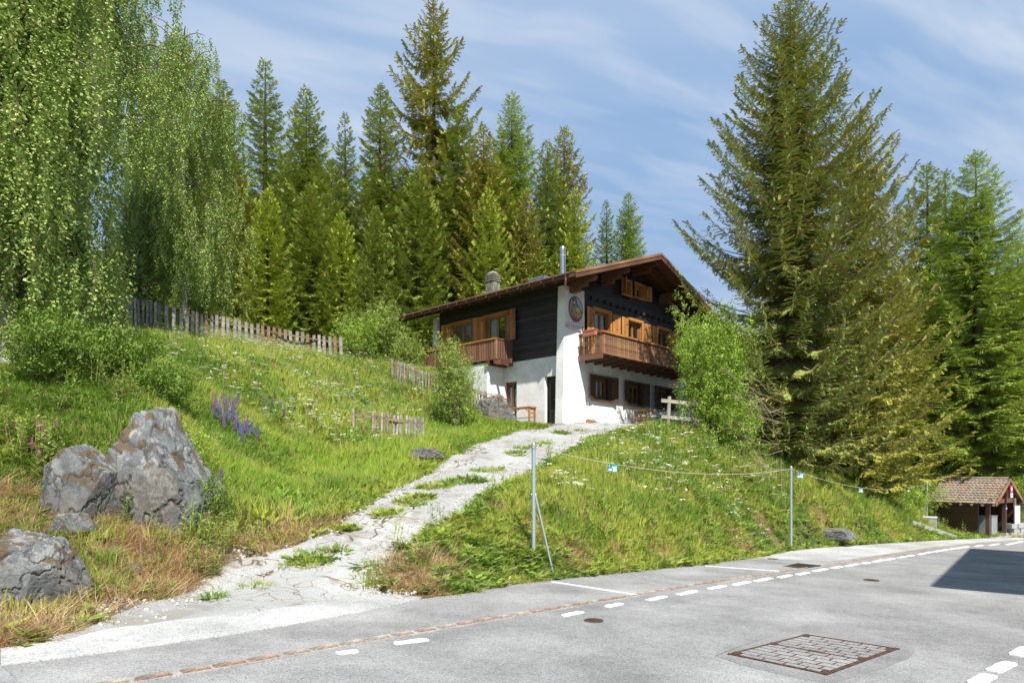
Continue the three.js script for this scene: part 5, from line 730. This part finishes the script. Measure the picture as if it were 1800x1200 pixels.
// ---------- boulders ----------
function boulder(planes, seed, scale, rough = .05, det = Math.max(scale[0], scale[1]) > .6 ? 58 : Math.max(scale[0], scale[1]) > .3 ? 26 : 12) { // convex block cut by planes [nx,ny,nz,h], then weathered
  const g = mergeVertices(new THREE.IcosahedronGeometry(1, det).deleteAttribute('uv').deleteAttribute('normal')), p = g.attributes.position, col = new Float32Array(p.count * 3), P = planes.map(q => { const l = Math.hypot(q[0], q[1], q[2]); return [q[0] / l, q[1] / l, q[2] / l, q[3]]; });
  for (let i = 0; i < p.count; i++) {
    const d = V().fromBufferAttribute(p, i).normalize(); let R = 9; let s = 0; for (const q of P) { const c = d.x * q[0] + d.y * q[1] + d.z * q[2]; if (c > .02) { R = Math.min(R, q[3] / c); s += Math.pow(c / q[3], 60); } } R = Math.min(R, 3) * .5 + Math.pow(s, -1 / 60) * .5;
    const x = d.x * R, y = d.y * R, z = d.z * R, n = fbm(x * 2.2 + seed, y * 2.2, z * 2.2 + 9, 5), ri = Math.abs(fbm(x * 3.1 + seed * 3, y * 3.1 + 7, z * 3.1 + 2, 4) - .5), cr = fbm(x * 5 + seed, y * 9, z * 5 + 31, 3);
    const k = 1 + (n - .5) * rough * 4 - Math.max(0, .05 - ri) * rough * 26 + (Math.round(cr * 5) / 5 - .5) * rough * 1.1 + (fbm(x * 14 + seed, y * 14, z * 14 + 5, 3) - .5) * .03; p.setXYZ(i, x * k * scale[0], y * k * scale[1], z * k * scale[2]);
    const g0 = .26 + (fbm(x * 6 + seed, y * 6, z * 6 + 1, 4) - .5) * .32; let c = [g0 * .97, g0 * 1.0, g0 * .99]; c = mixc(c, [.30, .25, .20], sstep(.52, .66, fbm(x * 1.7 + 5, y * 1.7, z * 1.7 + seed, 3)) * .6);
    const up = sstep(-.1, .75, d.y + d.x * .25), li = sstep(.52, .57, fbm(x * 8 + 50, y * 8 + seed, z * 8 + 1, 5)), mo = sstep(.545, .59, fbm(x * 5.2 + 80, y * 5.2 + seed, z * 5.2 + 1, 5)); c = mixc(c, [.50, .49, .45], li * up * .8); c = mixc(c, [.20, .135, .065], mo * up * .95); if (ri < .022) c = mixc(c, [.09, .08, .07], .7);
    const sp = .70 + .60 * hsh(Math.floor(x * 900), Math.floor(y * 900), Math.floor(z * 900) + seed) ; col.set(c.map(v => v * sp), i * 3);
  }
  g.setAttribute('color', new THREE.BufferAttribute(col, 3)); g.computeVertexNormals(); const uv = new Float32Array(p.count * 2); for (let i = 0; i < p.count; i++) uv.set([p.getX(i) + p.getZ(i) * .6, p.getY(i) + p.getZ(i) * .4], i * 2); g.setAttribute('uv', new THREE.BufferAttribute(uv, 2)); return g;
}
const rockM = std([.47, .475, .47], .93, { vertexColors: true });
function rockAt(name, g, px, py, d, label, ry = 0) { const [x, y] = at(px, py, d), m = solo(name, g, rockM, label, 'boulder'); m.position.set(x, y, -d); m.rotation.y = ry; return m; }
rockAt('boulder', boulder([[0, 1, .1, .95], [.75, .62, .1, .62], [-.85, .45, .2, .62], [-1, 0, 0, .8], [0, -1, 0, 1.1], [.1, .05, 1, .62], [-.4, -.1, 1, .7], [.6, .0, .8, .75], [1, -.15, 0, .95], [0, .2, -1, .8], [.3, .7, .7, .66]], 3, [.86, 1.3, 1.0], .04), 262, 862, 10.5, 'large mossy grey boulder with a long sloping right side', -.05);
rockAt('boulder', boulder([[.5, .85, .1, .55], [-.5, .85, .1, .62], [-1, .1, .1, .62], [.95, -.2, .3, .52], [0, -1, 0, .9], [-.1, .15, 1, .45], [0, 0, -1, .6], [.6, .3, .75, .48], [-.6, .2, .8, .55]], 9, [.64, .95, .7], .035), 134, 862, 9.6, 'blue grey wedge boulder leaning on the large mossy one', .12);
rockAt('boulder', boulder([[.2, 1, .2, .6], [-.8, .6, .2, .75], [.85, .45, .2, .7], [-.1, .1, 1, .6], [.7, -.1, .7, .7], [0, -1, 0, .7], [0, .2, -1, .7], [-1, 0, 0, 1.0], [.5, .8, .4, .58]], 15, [.50, .62, .6], .045), 42, 1012, 7.4, 'rounded dark boulder in the lower left corner', .3);
rockAt('boulder', boulder([[0, 1, 0, .5], [-.7, .5, .3, .6], [.7, .4, .3, .6], [0, 0, 1, .5], [0, -1, 0, .6], [0, 0, -1, .6]], 21, [.24, .24, .28], .04), 120, 918, 9.0, 'small pale rock at the foot of the wedge boulder');
rockAt('boulder', boulder([[-.3, 1, .1, .62], [.85, .55, .2, .6], [-.9, .3, .2, .75], [0, .1, 1, .55], [0, -1, 0, .8], [0, .1, -1, .6], [.5, .5, .7, .6]], 27, [.78, .9, .7], .045), 874, 722, 26.2, 'pale rounded boulder beside the trestle table', .5);
rockAt('boulder', boulder([[0, 1, 0, .45], [-.8, .5, .2, .7], [.8, .5, .2, .7], [0, 0, 1, .5], [0, -1, 0, .6], [0, 0, -1, .6]], 29, [.40, .26, .35], .06), 752, 795, 18.3, 'low stone at the foot of the short picket fence', .4);
rockAt('boulder', boulder([[0, 1, .2, .45], [-.8, .5, .2, .7], [.8, .3, .2, .8], [0, 0, 1, .5], [0, -1, 0, .6], [0, 0, -1, .6]], 35, [.55, .30, .45], .06), 1466, 938, 21.6, 'flat rock breaking out of the bank near the road', -.5);
{ const r = rng(91); let n = 0; for (const [px, py, s] of [[165, 960, .10], [195, 970, .08], [60, 1070, .09], [235, 1000, .09], [160, 985, .07], [505, 905, .12], [700, 790, .1], [1010, 860, .09]]) { const [x, d] = hit(px, py), m = solo('stone', boulder([[0, 1, 0, .7], [1, .3, 0, .9], [-1, .4, .2, .8], [0, .2, 1, .8], [0, -1, 0, .8], [0, 0, -1, .8]], 100 + n++, [s, s * .8, s], .05), rockM, ['loose stone below the wedge boulder', 'loose stone on the dry bank below the mossy boulder', 'loose stone by the lower left boulder', 'loose stone on the dry bank near the drive', 'loose stone between the boulders and the road', 'stone on the bare patch left of the drive', 'stone left of the short picket fence', 'stone on the bank just behind the nearest rope post'][n - 1], 'stone'); m.position.set(x, Hgt(x, d) + s * .25, -d); m.rotation.y = r() * 6; } }

// ---------- picket fences ----------
const wm = [M.weather, M.weather2, M.weather4, M.weather, M.weather3];
function picketFence(name, pts, { h = 1.05, w = .09, gap = .17, label, seed = 1, missing = 0, tilt = .05, rails = [.3, .8] }) {
  const r = rng(seed), g = thing(name, label, 'fence'), cv = new THREE.CatmullRomCurve3(pts.map(p => V(p[0], Hgt(...p), -p[1])), false, 'centripetal'), L = cv.getLength(), n = Math.floor(L / gap), P = cv.getSpacedPoints(n), geo = (() => { const s = new THREE.Shape([[-w / 2, -.1], [w / 2, -.1], [w / 2, h - .015], [w / 4, h], [-w / 2, h - .006]].map(q => new THREE.Vector2(...q))), q = new THREE.ExtrudeGeometry(s, { depth: .024, bevelEnabled: false }); return q; })();
  g.position.copy(P[0]); 
  for (let i = 0; i <= n; i++) { if (r() < missing) continue; const a = P[i], t = cv.getTangentAt(i / n), m = part('picket', geo, wm[Math.floor(r() * 5)], g); m.position.copy(a).sub(P[0]).add(V(0, (r() - .5) * .07, 0)); m.position.y += Hgt(a.x, -a.z) - a.y; m.rotation.set((r() - .5) * tilt, Math.atan2(-t.z, t.x), (r() - .5) * tilt * 1.6, 'YXZ'); }
  for (const f of rails) for (let i = 0; i + 9 < P.length + 8; i += 9) { const a = P[i], b = P[Math.min(n, i + 9)]; if (a === b) continue; const off = V(-(cv.getTangentAt(clamp(i / n)).z), 0, cv.getTangentAt(clamp(i / n)).x).multiplyScalar(.025); part('rail', beam(V(a.x, Hgt(a.x, -a.z) + h * f, a.z).sub(P[0]).sub(off), V(b.x, Hgt(b.x, -b.z) + h * f, b.z).sub(P[0]).sub(off), .035, .06), M.weather3, g); }
  for (let i = 0; i <= n; i += 14) part('post', box(.09, h + .1, .09, P[i].x - P[0].x, Hgt(P[i].x, -P[i].z) - P[0].y + h / 2 - .05, P[i].z - P[0].z - .07), M.weather3, g);
  return g;
}
picketFence('picket_fence', fenceLine, { h: 1.22, w: .13, gap: .245, seed: 4, label: 'long weathered picket fence climbing the meadow\'s upper edge', missing: .03 });
picketFence('picket_fence', [[621, 772], [650, 776], [690, 780], [745, 786]].map(p => hit(...p)), { h: .92, w: .06, gap: .092, seed: 6, label: 'short leaning picket fence in the lower meadow beside the drive', missing: .12, tilt: .09 });
picketFence('picket_fence', [[690, 672], [740, 690], [790, 705], [835, 722], [862, 735]].map(p => hit(...p)), { h: .95, w: .06, gap: .125, seed: 8, label: 'picket fence hidden by shrubs beside the side balcony', missing: .1, tilt: .08 });
{ const g = thing('handrail', 'thin dark pole handrail sloping down to the pale boulder', 'handrail'), a = at(812, 678, 26.6), b = at(892, 702, 26.9); g.position.set(a[0], a[1], -a[2]); part('pole', limb([V(0, 0, 0), V((b[0] - a[0]) * .5, (b[1] - a[1]) * .5 - .02, -(b[2] - a[2]) * .5), V(b[0] - a[0], b[1] - a[1], -(b[2] - a[2]))], .02, .02, 6), M.stainDark, g); for (const f of [.08, .85]) { const x = lerp(a[0], b[0], f), d = lerp(a[2], b[2], f), y = lerp(a[1], b[1], f); part('post', limb([V(x - a[0], Hgt(x, d) - a[1] - .1, -(d - a[2])), V(x - a[0], y - a[1], -(d - a[2]))], .022, .02, 6), M.stainDark, g); } }
{ // rail fence at the edge of the terrace
  const g = thing('rail_fence', 'weathered two rail fence at the edge of the terrace', 'fence'), p0 = hit(1176, 754), d = Math.min(p0[1], 23), x1 = (1176 - 900) / F * d, x2 = (1216 - 900) / F * (d + .2), y1 = Hgt(x1, d), y2 = Hgt(x2, d + .2); g.position.set(x1, y1, -d);
  part('post', limb([V(-.06, -.2, 0), V(.02, 1.22, 0)], .075, .065, 7), M.weather2, g); part('post', limb([V(x2 - x1, y2 - y1 - .2, -.2), V(x2 - x1 + .02, y2 - y1 + 1.22, -.2)], .075, .065, 7), M.weather, g);
  for (const h of [.5, 1.05]) part('rail', beam(V(-.28, h + .03, .08), V(x2 - x1 + .25, h - .02 + (y2 - y1) * .5, -.1), .05, .12), M.weather2, g);
}
// ---------- rope posts with signs ----------
const signT = (() => { const c = document.createElement('canvas'); c.width = 160; c.height = 128; const x = c.getContext('2d'); x.fillStyle = '#2f8478'; x.fillRect(0, 0, 160, 128); x.fillStyle = '#2b62b4'; x.fillRect(6, 10, 44, 50); x.fillStyle = '#ffffff'; x.font = 'bold 46px sans-serif'; x.textAlign = 'center'; x.textBaseline = 'middle'; x.fillText('P', 28, 37); x.font = 'bold 30px sans-serif'; x.fillText('ayant', 104, 44, 96); x.fillRect(12, 84, 52, 16); x.fillRect(22, 74, 30, 14); x.beginPath(); x.arc(24, 102, 7, 0, 7); x.arc(54, 102, 7, 0, 7); x.fill(); x.fillRect(82, 68, 54, 50); const t = new THREE.CanvasTexture(c); t.colorSpace = THREE.SRGBColorSpace; return t; })();
const signM = std([1, 1, 1], .5, { map: signT });
const postP = [[938, 1003, 12.2, 781, 'tall galvanised rope post with a strut beside the drive'], [1391, 963, 19.35, 821, 'galvanised rope post halfway along the bank'], [1630, 937, 30.8, 848, 'farthest galvanised rope post with a strut near the hut']];
const tops = postP.map(([px, py, d, ty, label], i) => {
  const x = (px - 900) / F * d, y = Hgt(x, d), top = EYE + (830 - ty) / F * d, h = top - y, g = thing('rope_post', label, 'post', 'rope posts along the bank'); g.position.set(x, y, -d);
  part('tube', mv(new THREE.CylinderGeometry(.036, .036, h + .3, 14), 0, h / 2 - .15, 0), M.galv, g); part('cap', mv(new THREE.SphereGeometry(.037, 12, 6, 0, 6.3, 0, 1.57), 0, h, 0), M.zinc, g); part('clamp', mv(new THREE.CylinderGeometry(.044, .044, .04, 14), 0, h - .06, 0), M.zinc, g);
  if (i !== 1) { const s = i ? -1 : 1, fx = s * .36, fd = i ? -.1 : .25, e = V(fx, Hgt(x + fx, d - fd) - y - .08, fd), k = V(s * .03, h * .55, 0); part('strut', limb([k, k.clone().lerp(e, .5), e], .021, .021, 8), i ? M.galv : std([.26, .30, .32], .6, { metalness: .4 }), g); part('strut_bolt', mv(new THREE.CylinderGeometry(.02, .02, .09, 8).rotateZ(1.57), 0, h * .55, 0), M.zinc, g); }
  return V(x, top - .05, -d);
});
function rope(a, b, sag, label, signs, lab) {
  const pts = []; for (let i = 0; i <= 24; i++) { const t = i / 24, p = a.clone().lerp(b, t); p.y -= sag * 4 * t * (1 - t); pts.push(p); } const cv = new THREE.CatmullRomCurve3(pts);
  const g = thing('rope', label, 'rope', 'ropes along the bank'); g.position.copy(a); part('strand', tube(pts.map(p => p.clone().sub(a)), .0055, 60, 6), std([.55, .48, .36], .9), g);
  signs.forEach((t, i) => { const p = cv.getPointAt(t), s = thing('sign', lab[i], 'sign', 'small signs on the rope'); s.position.copy(p); s.rotation.y = .1 + i * .3; part('panel', mv(new THREE.BoxGeometry(.21, .165, .004), 0, -.085, 0), [M.zinc, M.zinc, M.zinc, M.zinc, signM, signM], s); for (const q of [-1, 1]) part('loop', mv(new THREE.TorusGeometry(.013, .003, 5, 12), q * .08, -.003, 0), M.black, s); });
}
rope(tops[0], tops[1], .30, 'pale rope sagging between the two nearer posts', [.22], ['green parking sign hanging on the rope near the drive']);
rope(tops[1], tops[2], .42, 'pale rope sagging between the middle and farthest posts', [.045, .40, .80], ['small green sign hanging just past the middle post', 'small green sign halfway along the farther rope', 'small green sign near the farthest post']);

// ---------- wooden hut ----------
{
  const a = 55 * Math.PI / 180, ex = Math.cos(a), ez = Math.sin(a), P = road(1735, 945.5);  // right front corner post on the pavement
  const g = thing('wooden_hut', 'small brown log hut with orange tiled gable roof by the road', 'hut'); g.position.set(P[0], plane(...P), -P[1]); g.rotation.y = -a; // local +x runs along the eave to the open gable, -z away from us... 
  const Lx = 2.38, b = 1.6, eaveH = 1.50, ridH = 2.58, log = [M.brown, M.brown2, M.stainDark]; const r = rng(61);
  // local frame: x from -Lx to 0.33, z from 0 (front eave wall) back to -2b
  const lw = sub('log_wall', g); for (let y = .12, i = 0; y < 1.42; y += .14, i++) { part('log', box(1.75, .135, .1, -1.28, y + .07, -.25 + r() * .01), log[i % 3], lw); part('log', box(.1, .135, 2.6, -2.1, y + .07, -1.6), log[(i + 1) % 3], lw); part('log', box(2.2, .135, .1, -1.0, y + .07, -2.95), log[(i + 2) % 3], lw); }
  part('stone_plinth', box(1.8, .22, .16, -1.28, .04, -.24), M.concrete, g); part('floor', box(2.5, .06, 3.0, -.95, .0, -1.6), M.concrete, g);
  for (const [x, z] of [[-.02, -.22], [-2.12, -.22], [-.02, -2.98], [-2.12, -2.98]]) part('post', box(.15, 1.5, .15, x, .74, z), M.brown2, g);
  part('post', box(.14, 2.1, .14, .12, 1.05, -1.6), M.brown, g); part('post_foot', box(.24, .16, .24, .12, .07, -1.6), M.concrete, g);
  for (const z of [-.22, -2.98]) part('wall_plate', box(2.75, .15, .15, -1.0, 1.53, z), M.brown, g); part('tie_beam', box(.15, .2, 2.9, .1, 1.6, -1.6), M.stain, g); part('ridge_beam', box(2.7, .14, .12, -1.02, 2.36, -1.6), M.brown, g);
  const gb = new THREE.Shape([[-1.4, 1.7], [1.4, 1.7], [0, 2.45]].map(p => new THREE.Vector2(...p))); part('gable_boards', mv(new THREE.ExtrudeGeometry(gb, { depth: .03, bevelEnabled: false }).rotateY(Math.PI / 2), .02, 0, -1.6), M.honey2, g);
  for (const s of [-1, 1]) { const sl = Math.hypot(b, ridH - eaveH), ang = s * Math.atan2(ridH - eaveH, b); part('roof_deck', box(2.68, .04, sl).rotateX(ang).translate(-1.02, (ridH + eaveH) / 2 - .045, -1.6 + s * b / 2), M.stain, g); part('bargeboard', beam(V(.36, ridH - .04, -1.6), V(.36, eaveH - .06, -1.6 + s * (b + .02)), .03, .13), M.balk2, g); }
  for (let i = 0; i < 7; i++) part('rafter_end', box(.08, .08, .22, -2.25 + i * .42, 1.44, -.03), M.weather2, g);
  // tiles: front slope one by one, rear slope joined
  const tl = [[.44, .30, .23], [.50, .36, .28], [.53, .41, .33], [.40, .30, .25], [.48, .39, .33], [.36, .30, .26]].map(c => std(c, .9, { map: rep(soilT, 3) })), rows = 10, cols = 17, sl = Math.hypot(b, ridH - eaveH), al = Math.atan2(ridH - eaveH, b);
  const tg = (() => { const s = new THREE.Shape(); s.moveTo(-.078, .0); s.lineTo(-.078, -.15); s.quadraticCurveTo(-.06, -.215, 0, -.225); s.quadraticCurveTo(.06, -.215, .078, -.15); s.lineTo(.078, 0); const q = new THREE.ExtrudeGeometry(s, { depth: .022, bevelEnabled: false, curveSegments: 3 }), p = q.attributes.position; for (let i = 0; i < p.count; i++) p.setZ(i, p.getZ(i) + .022 * Math.cos(p.getX(i) / .078 * 1.5) + .012 * (-p.getY(i) / .2)); q.computeVertexNormals(); return q.rotateX(-Math.PI / 2 + al); })();
  const rt = sub('tiled_roof', g), back = [];
  for (let j = 0; j < rows; j++) for (let i = 0; i < cols; i++) { const f = (j + .15) / rows, x = -2.32 + i * .158 + (j % 2) * .03, y = lerp(ridH, eaveH, f) + .01, z = -1.6 + b * f; const m = part('tile', tg, tl[Math.floor(r() * 6)], rt); m.position.set(x, y, z); m.rotation.z = (r() - .5) * .04; back.push(tg.clone().applyMatrix4(new THREE.Matrix4().makeRotationY(Math.PI)).translate(x, y, -1.6 - b * f)); }
  part('rear_tiles', mergeGeometries(back), tl[1], rt).userData.kind = 'stuff';
  for (let i = 0; i < 9; i++) part('ridge_tile', mv(new THREE.CylinderGeometry(.085, .09, .31, 8, 1, true, 0, Math.PI).rotateZ(Math.PI / 2).rotateX(-Math.PI / 2 + Math.PI / 2), -2.25 + i * .30, ridH, -1.6), tl[2 + i % 3], rt);
  const bx = sub('metal_locker', g); part('body', box(.5, .78, .62, -.35, .5, -1.15), M.galv, bx); part('lid', box(.54, .04, .66, -.35, .91, -1.15), M.zinc, bx);
  const nb = sub('notice_board', g); nb.position.set(.30, .85, -2.55); part('panel', box(.04, 1.0, .55), std([.72, .72, .68], .6), nb); part('post', box(.07, 1.7, .07, -.06, 0, .1), M.weather2, nb); const c = document.createElement('canvas'); c.width = 64; c.height = 96; const x2 = c.getContext('2d'); x2.fillStyle = '#e8e4e6'; x2.fillRect(0, 0, 64, 96); x2.fillStyle = '#c22a5a'; x2.fillRect(0, 0, 64, 62); x2.fillStyle = '#f4f4f4'; x2.fillRect(24, 12, 14, 34); x2.fillRect(12, 24, 38, 12); x2.fillStyle = '#59608a'; x2.fillRect(10, 74, 44, 8); const t = new THREE.CanvasTexture(c); t.colorSpace = THREE.SRGBColorSpace;
  const fl = sub('gable_plaque', g); part('plate', mv(new THREE.BoxGeometry(.02, .55, .26), .42, 2.02, -1.52), [std([1, 1, 1], .6, { map: t }), M.zinc, M.zinc, M.zinc, M.zinc, M.zinc], fl); part('bracket', box(.08, .03, .03, .38, 2.26, -1.55), M.black, fl);
  part('number_plate', box(.02, .1, .12, .2, 1.25, -1.6), std([.30, .32, .55], .6), g);
}
{ // concrete box and the sloping kerb beside the hut
  const p = hit(1641, 935), g = thing('concrete_box', 'pale concrete service box between the last post and the hut', 'box'); g.position.set(p[0] + .1, Hgt(...p) - .05, -p[1] - .4); g.rotation.y = -.6; part('body', box(.5, .62, .36, 0, .3, 0), M.concrete, g); part('front_panel', box(.34, .5, .02, -.03, .31, .19), std([.36, .35, .33], .9), g); part('lid', box(.54, .04, .40, 0, .63, 0), M.plaster, g);
  const k = thing('concrete_kerb', 'sloping concrete kerb running from the bank to the hut', 'kerb'), q = [[1600, 920], [1640, 934], [1678, 947]].map(v => hit(...v)); k.position.set(q[0][0], Hgt(...q[0]), -q[0][1]); for (let i = 0; i < 2; i++) part('kerb_stone', beam(V(q[i][0] - q[0][0], Hgt(...q[i]) - Hgt(...q[0]) + .06, -(q[i][1] - q[0][1])), V(q[i + 1][0] - q[0][0] - .01, Hgt(...q[i + 1]) - Hgt(...q[0]) + .06, -(q[i + 1][1] - q[0][1])), .26, .16), M.concrete, k);
  const w = thing('stone_wall', 'low stone wall at the right edge beyond the hut', 'wall'), a = road(1772, 945.5), r = rng(14); w.position.set(a[0] + .6, plane(...a) - .02, -a[1] - .6); w.rotation.y = .4; for (let j = 0; j < 3; j++) for (let i = 0; i < 9; i++) { const m = part('stone', box(.38 + r() * .08, .2, .32, i * .46 + (j % 2) * .2, .1 + j * .205, (r() - .5) * .05), M.concrete, w); m.rotation.z = (r() - .5) * .02; }
}
{ // parked car at the right edge
  const g = thing('parked_car', 'dark blue car parked behind the stone wall at the right edge', 'car'), d = 36, x = (1830 - 900) / F * d; g.position.set(x, Hgt(x, d) > -1 ? EYE + (830 - 945) / F * d : plane(x, d), -d); g.rotation.y = .5; const paint = new THREE.MeshPhysicalMaterial({ roughness: .3, metalness: .3, clearcoat: 1 }); paint.color.setRGB(.012, .022, .05);
  const ex = (P, dep, m, n, o = {}) => part(n, mv(new THREE.ExtrudeGeometry(new THREE.Shape(P.map(p => new THREE.Vector2(...p))), { depth: dep, bevelEnabled: true, bevelSize: .05, bevelThickness: .05, bevelSegments: 3, ...o }), 0, 0, -dep / 2), m, g);
  ex([[-2.05, .3], [2.05, .3], [2.1, .62], [1.95, .82], [1.0, .95], [-1.6, .98], [-2.05, .9], [-2.12, .55]], 1.6, paint, 'body'); ex([[-1.7, .98], [.95, .94], [.2, 1.42], [-1.1, 1.45], [-1.5, 1.3]], 1.36, std([.03, .04, .05], .08), 'window_band'); ex([[-1.2, 1.44], [.2, 1.42], [.1, 1.47], [-1.1, 1.49]], 1.3, paint, 'roof');
  for (const sx of [-1.3, 1.3]) for (const sz of [-.8, .8]) { const w = sub('wheel', g); part('tyre', mv(new THREE.CylinderGeometry(.32, .32, .2, 24).rotateX(1.5708), sx, .32, sz), M.black, w); part('rim', mv(new THREE.CylinderGeometry(.2, .2, .22, 16).rotateX(1.5708), sx, .32, sz), M.zinc, w); }
  for (const s of [-1, 1]) part('headlight', box(.08, .12, .3, 2.08, .68, s * .6), M.glass, g);
}
renderer.render(scene, camera);
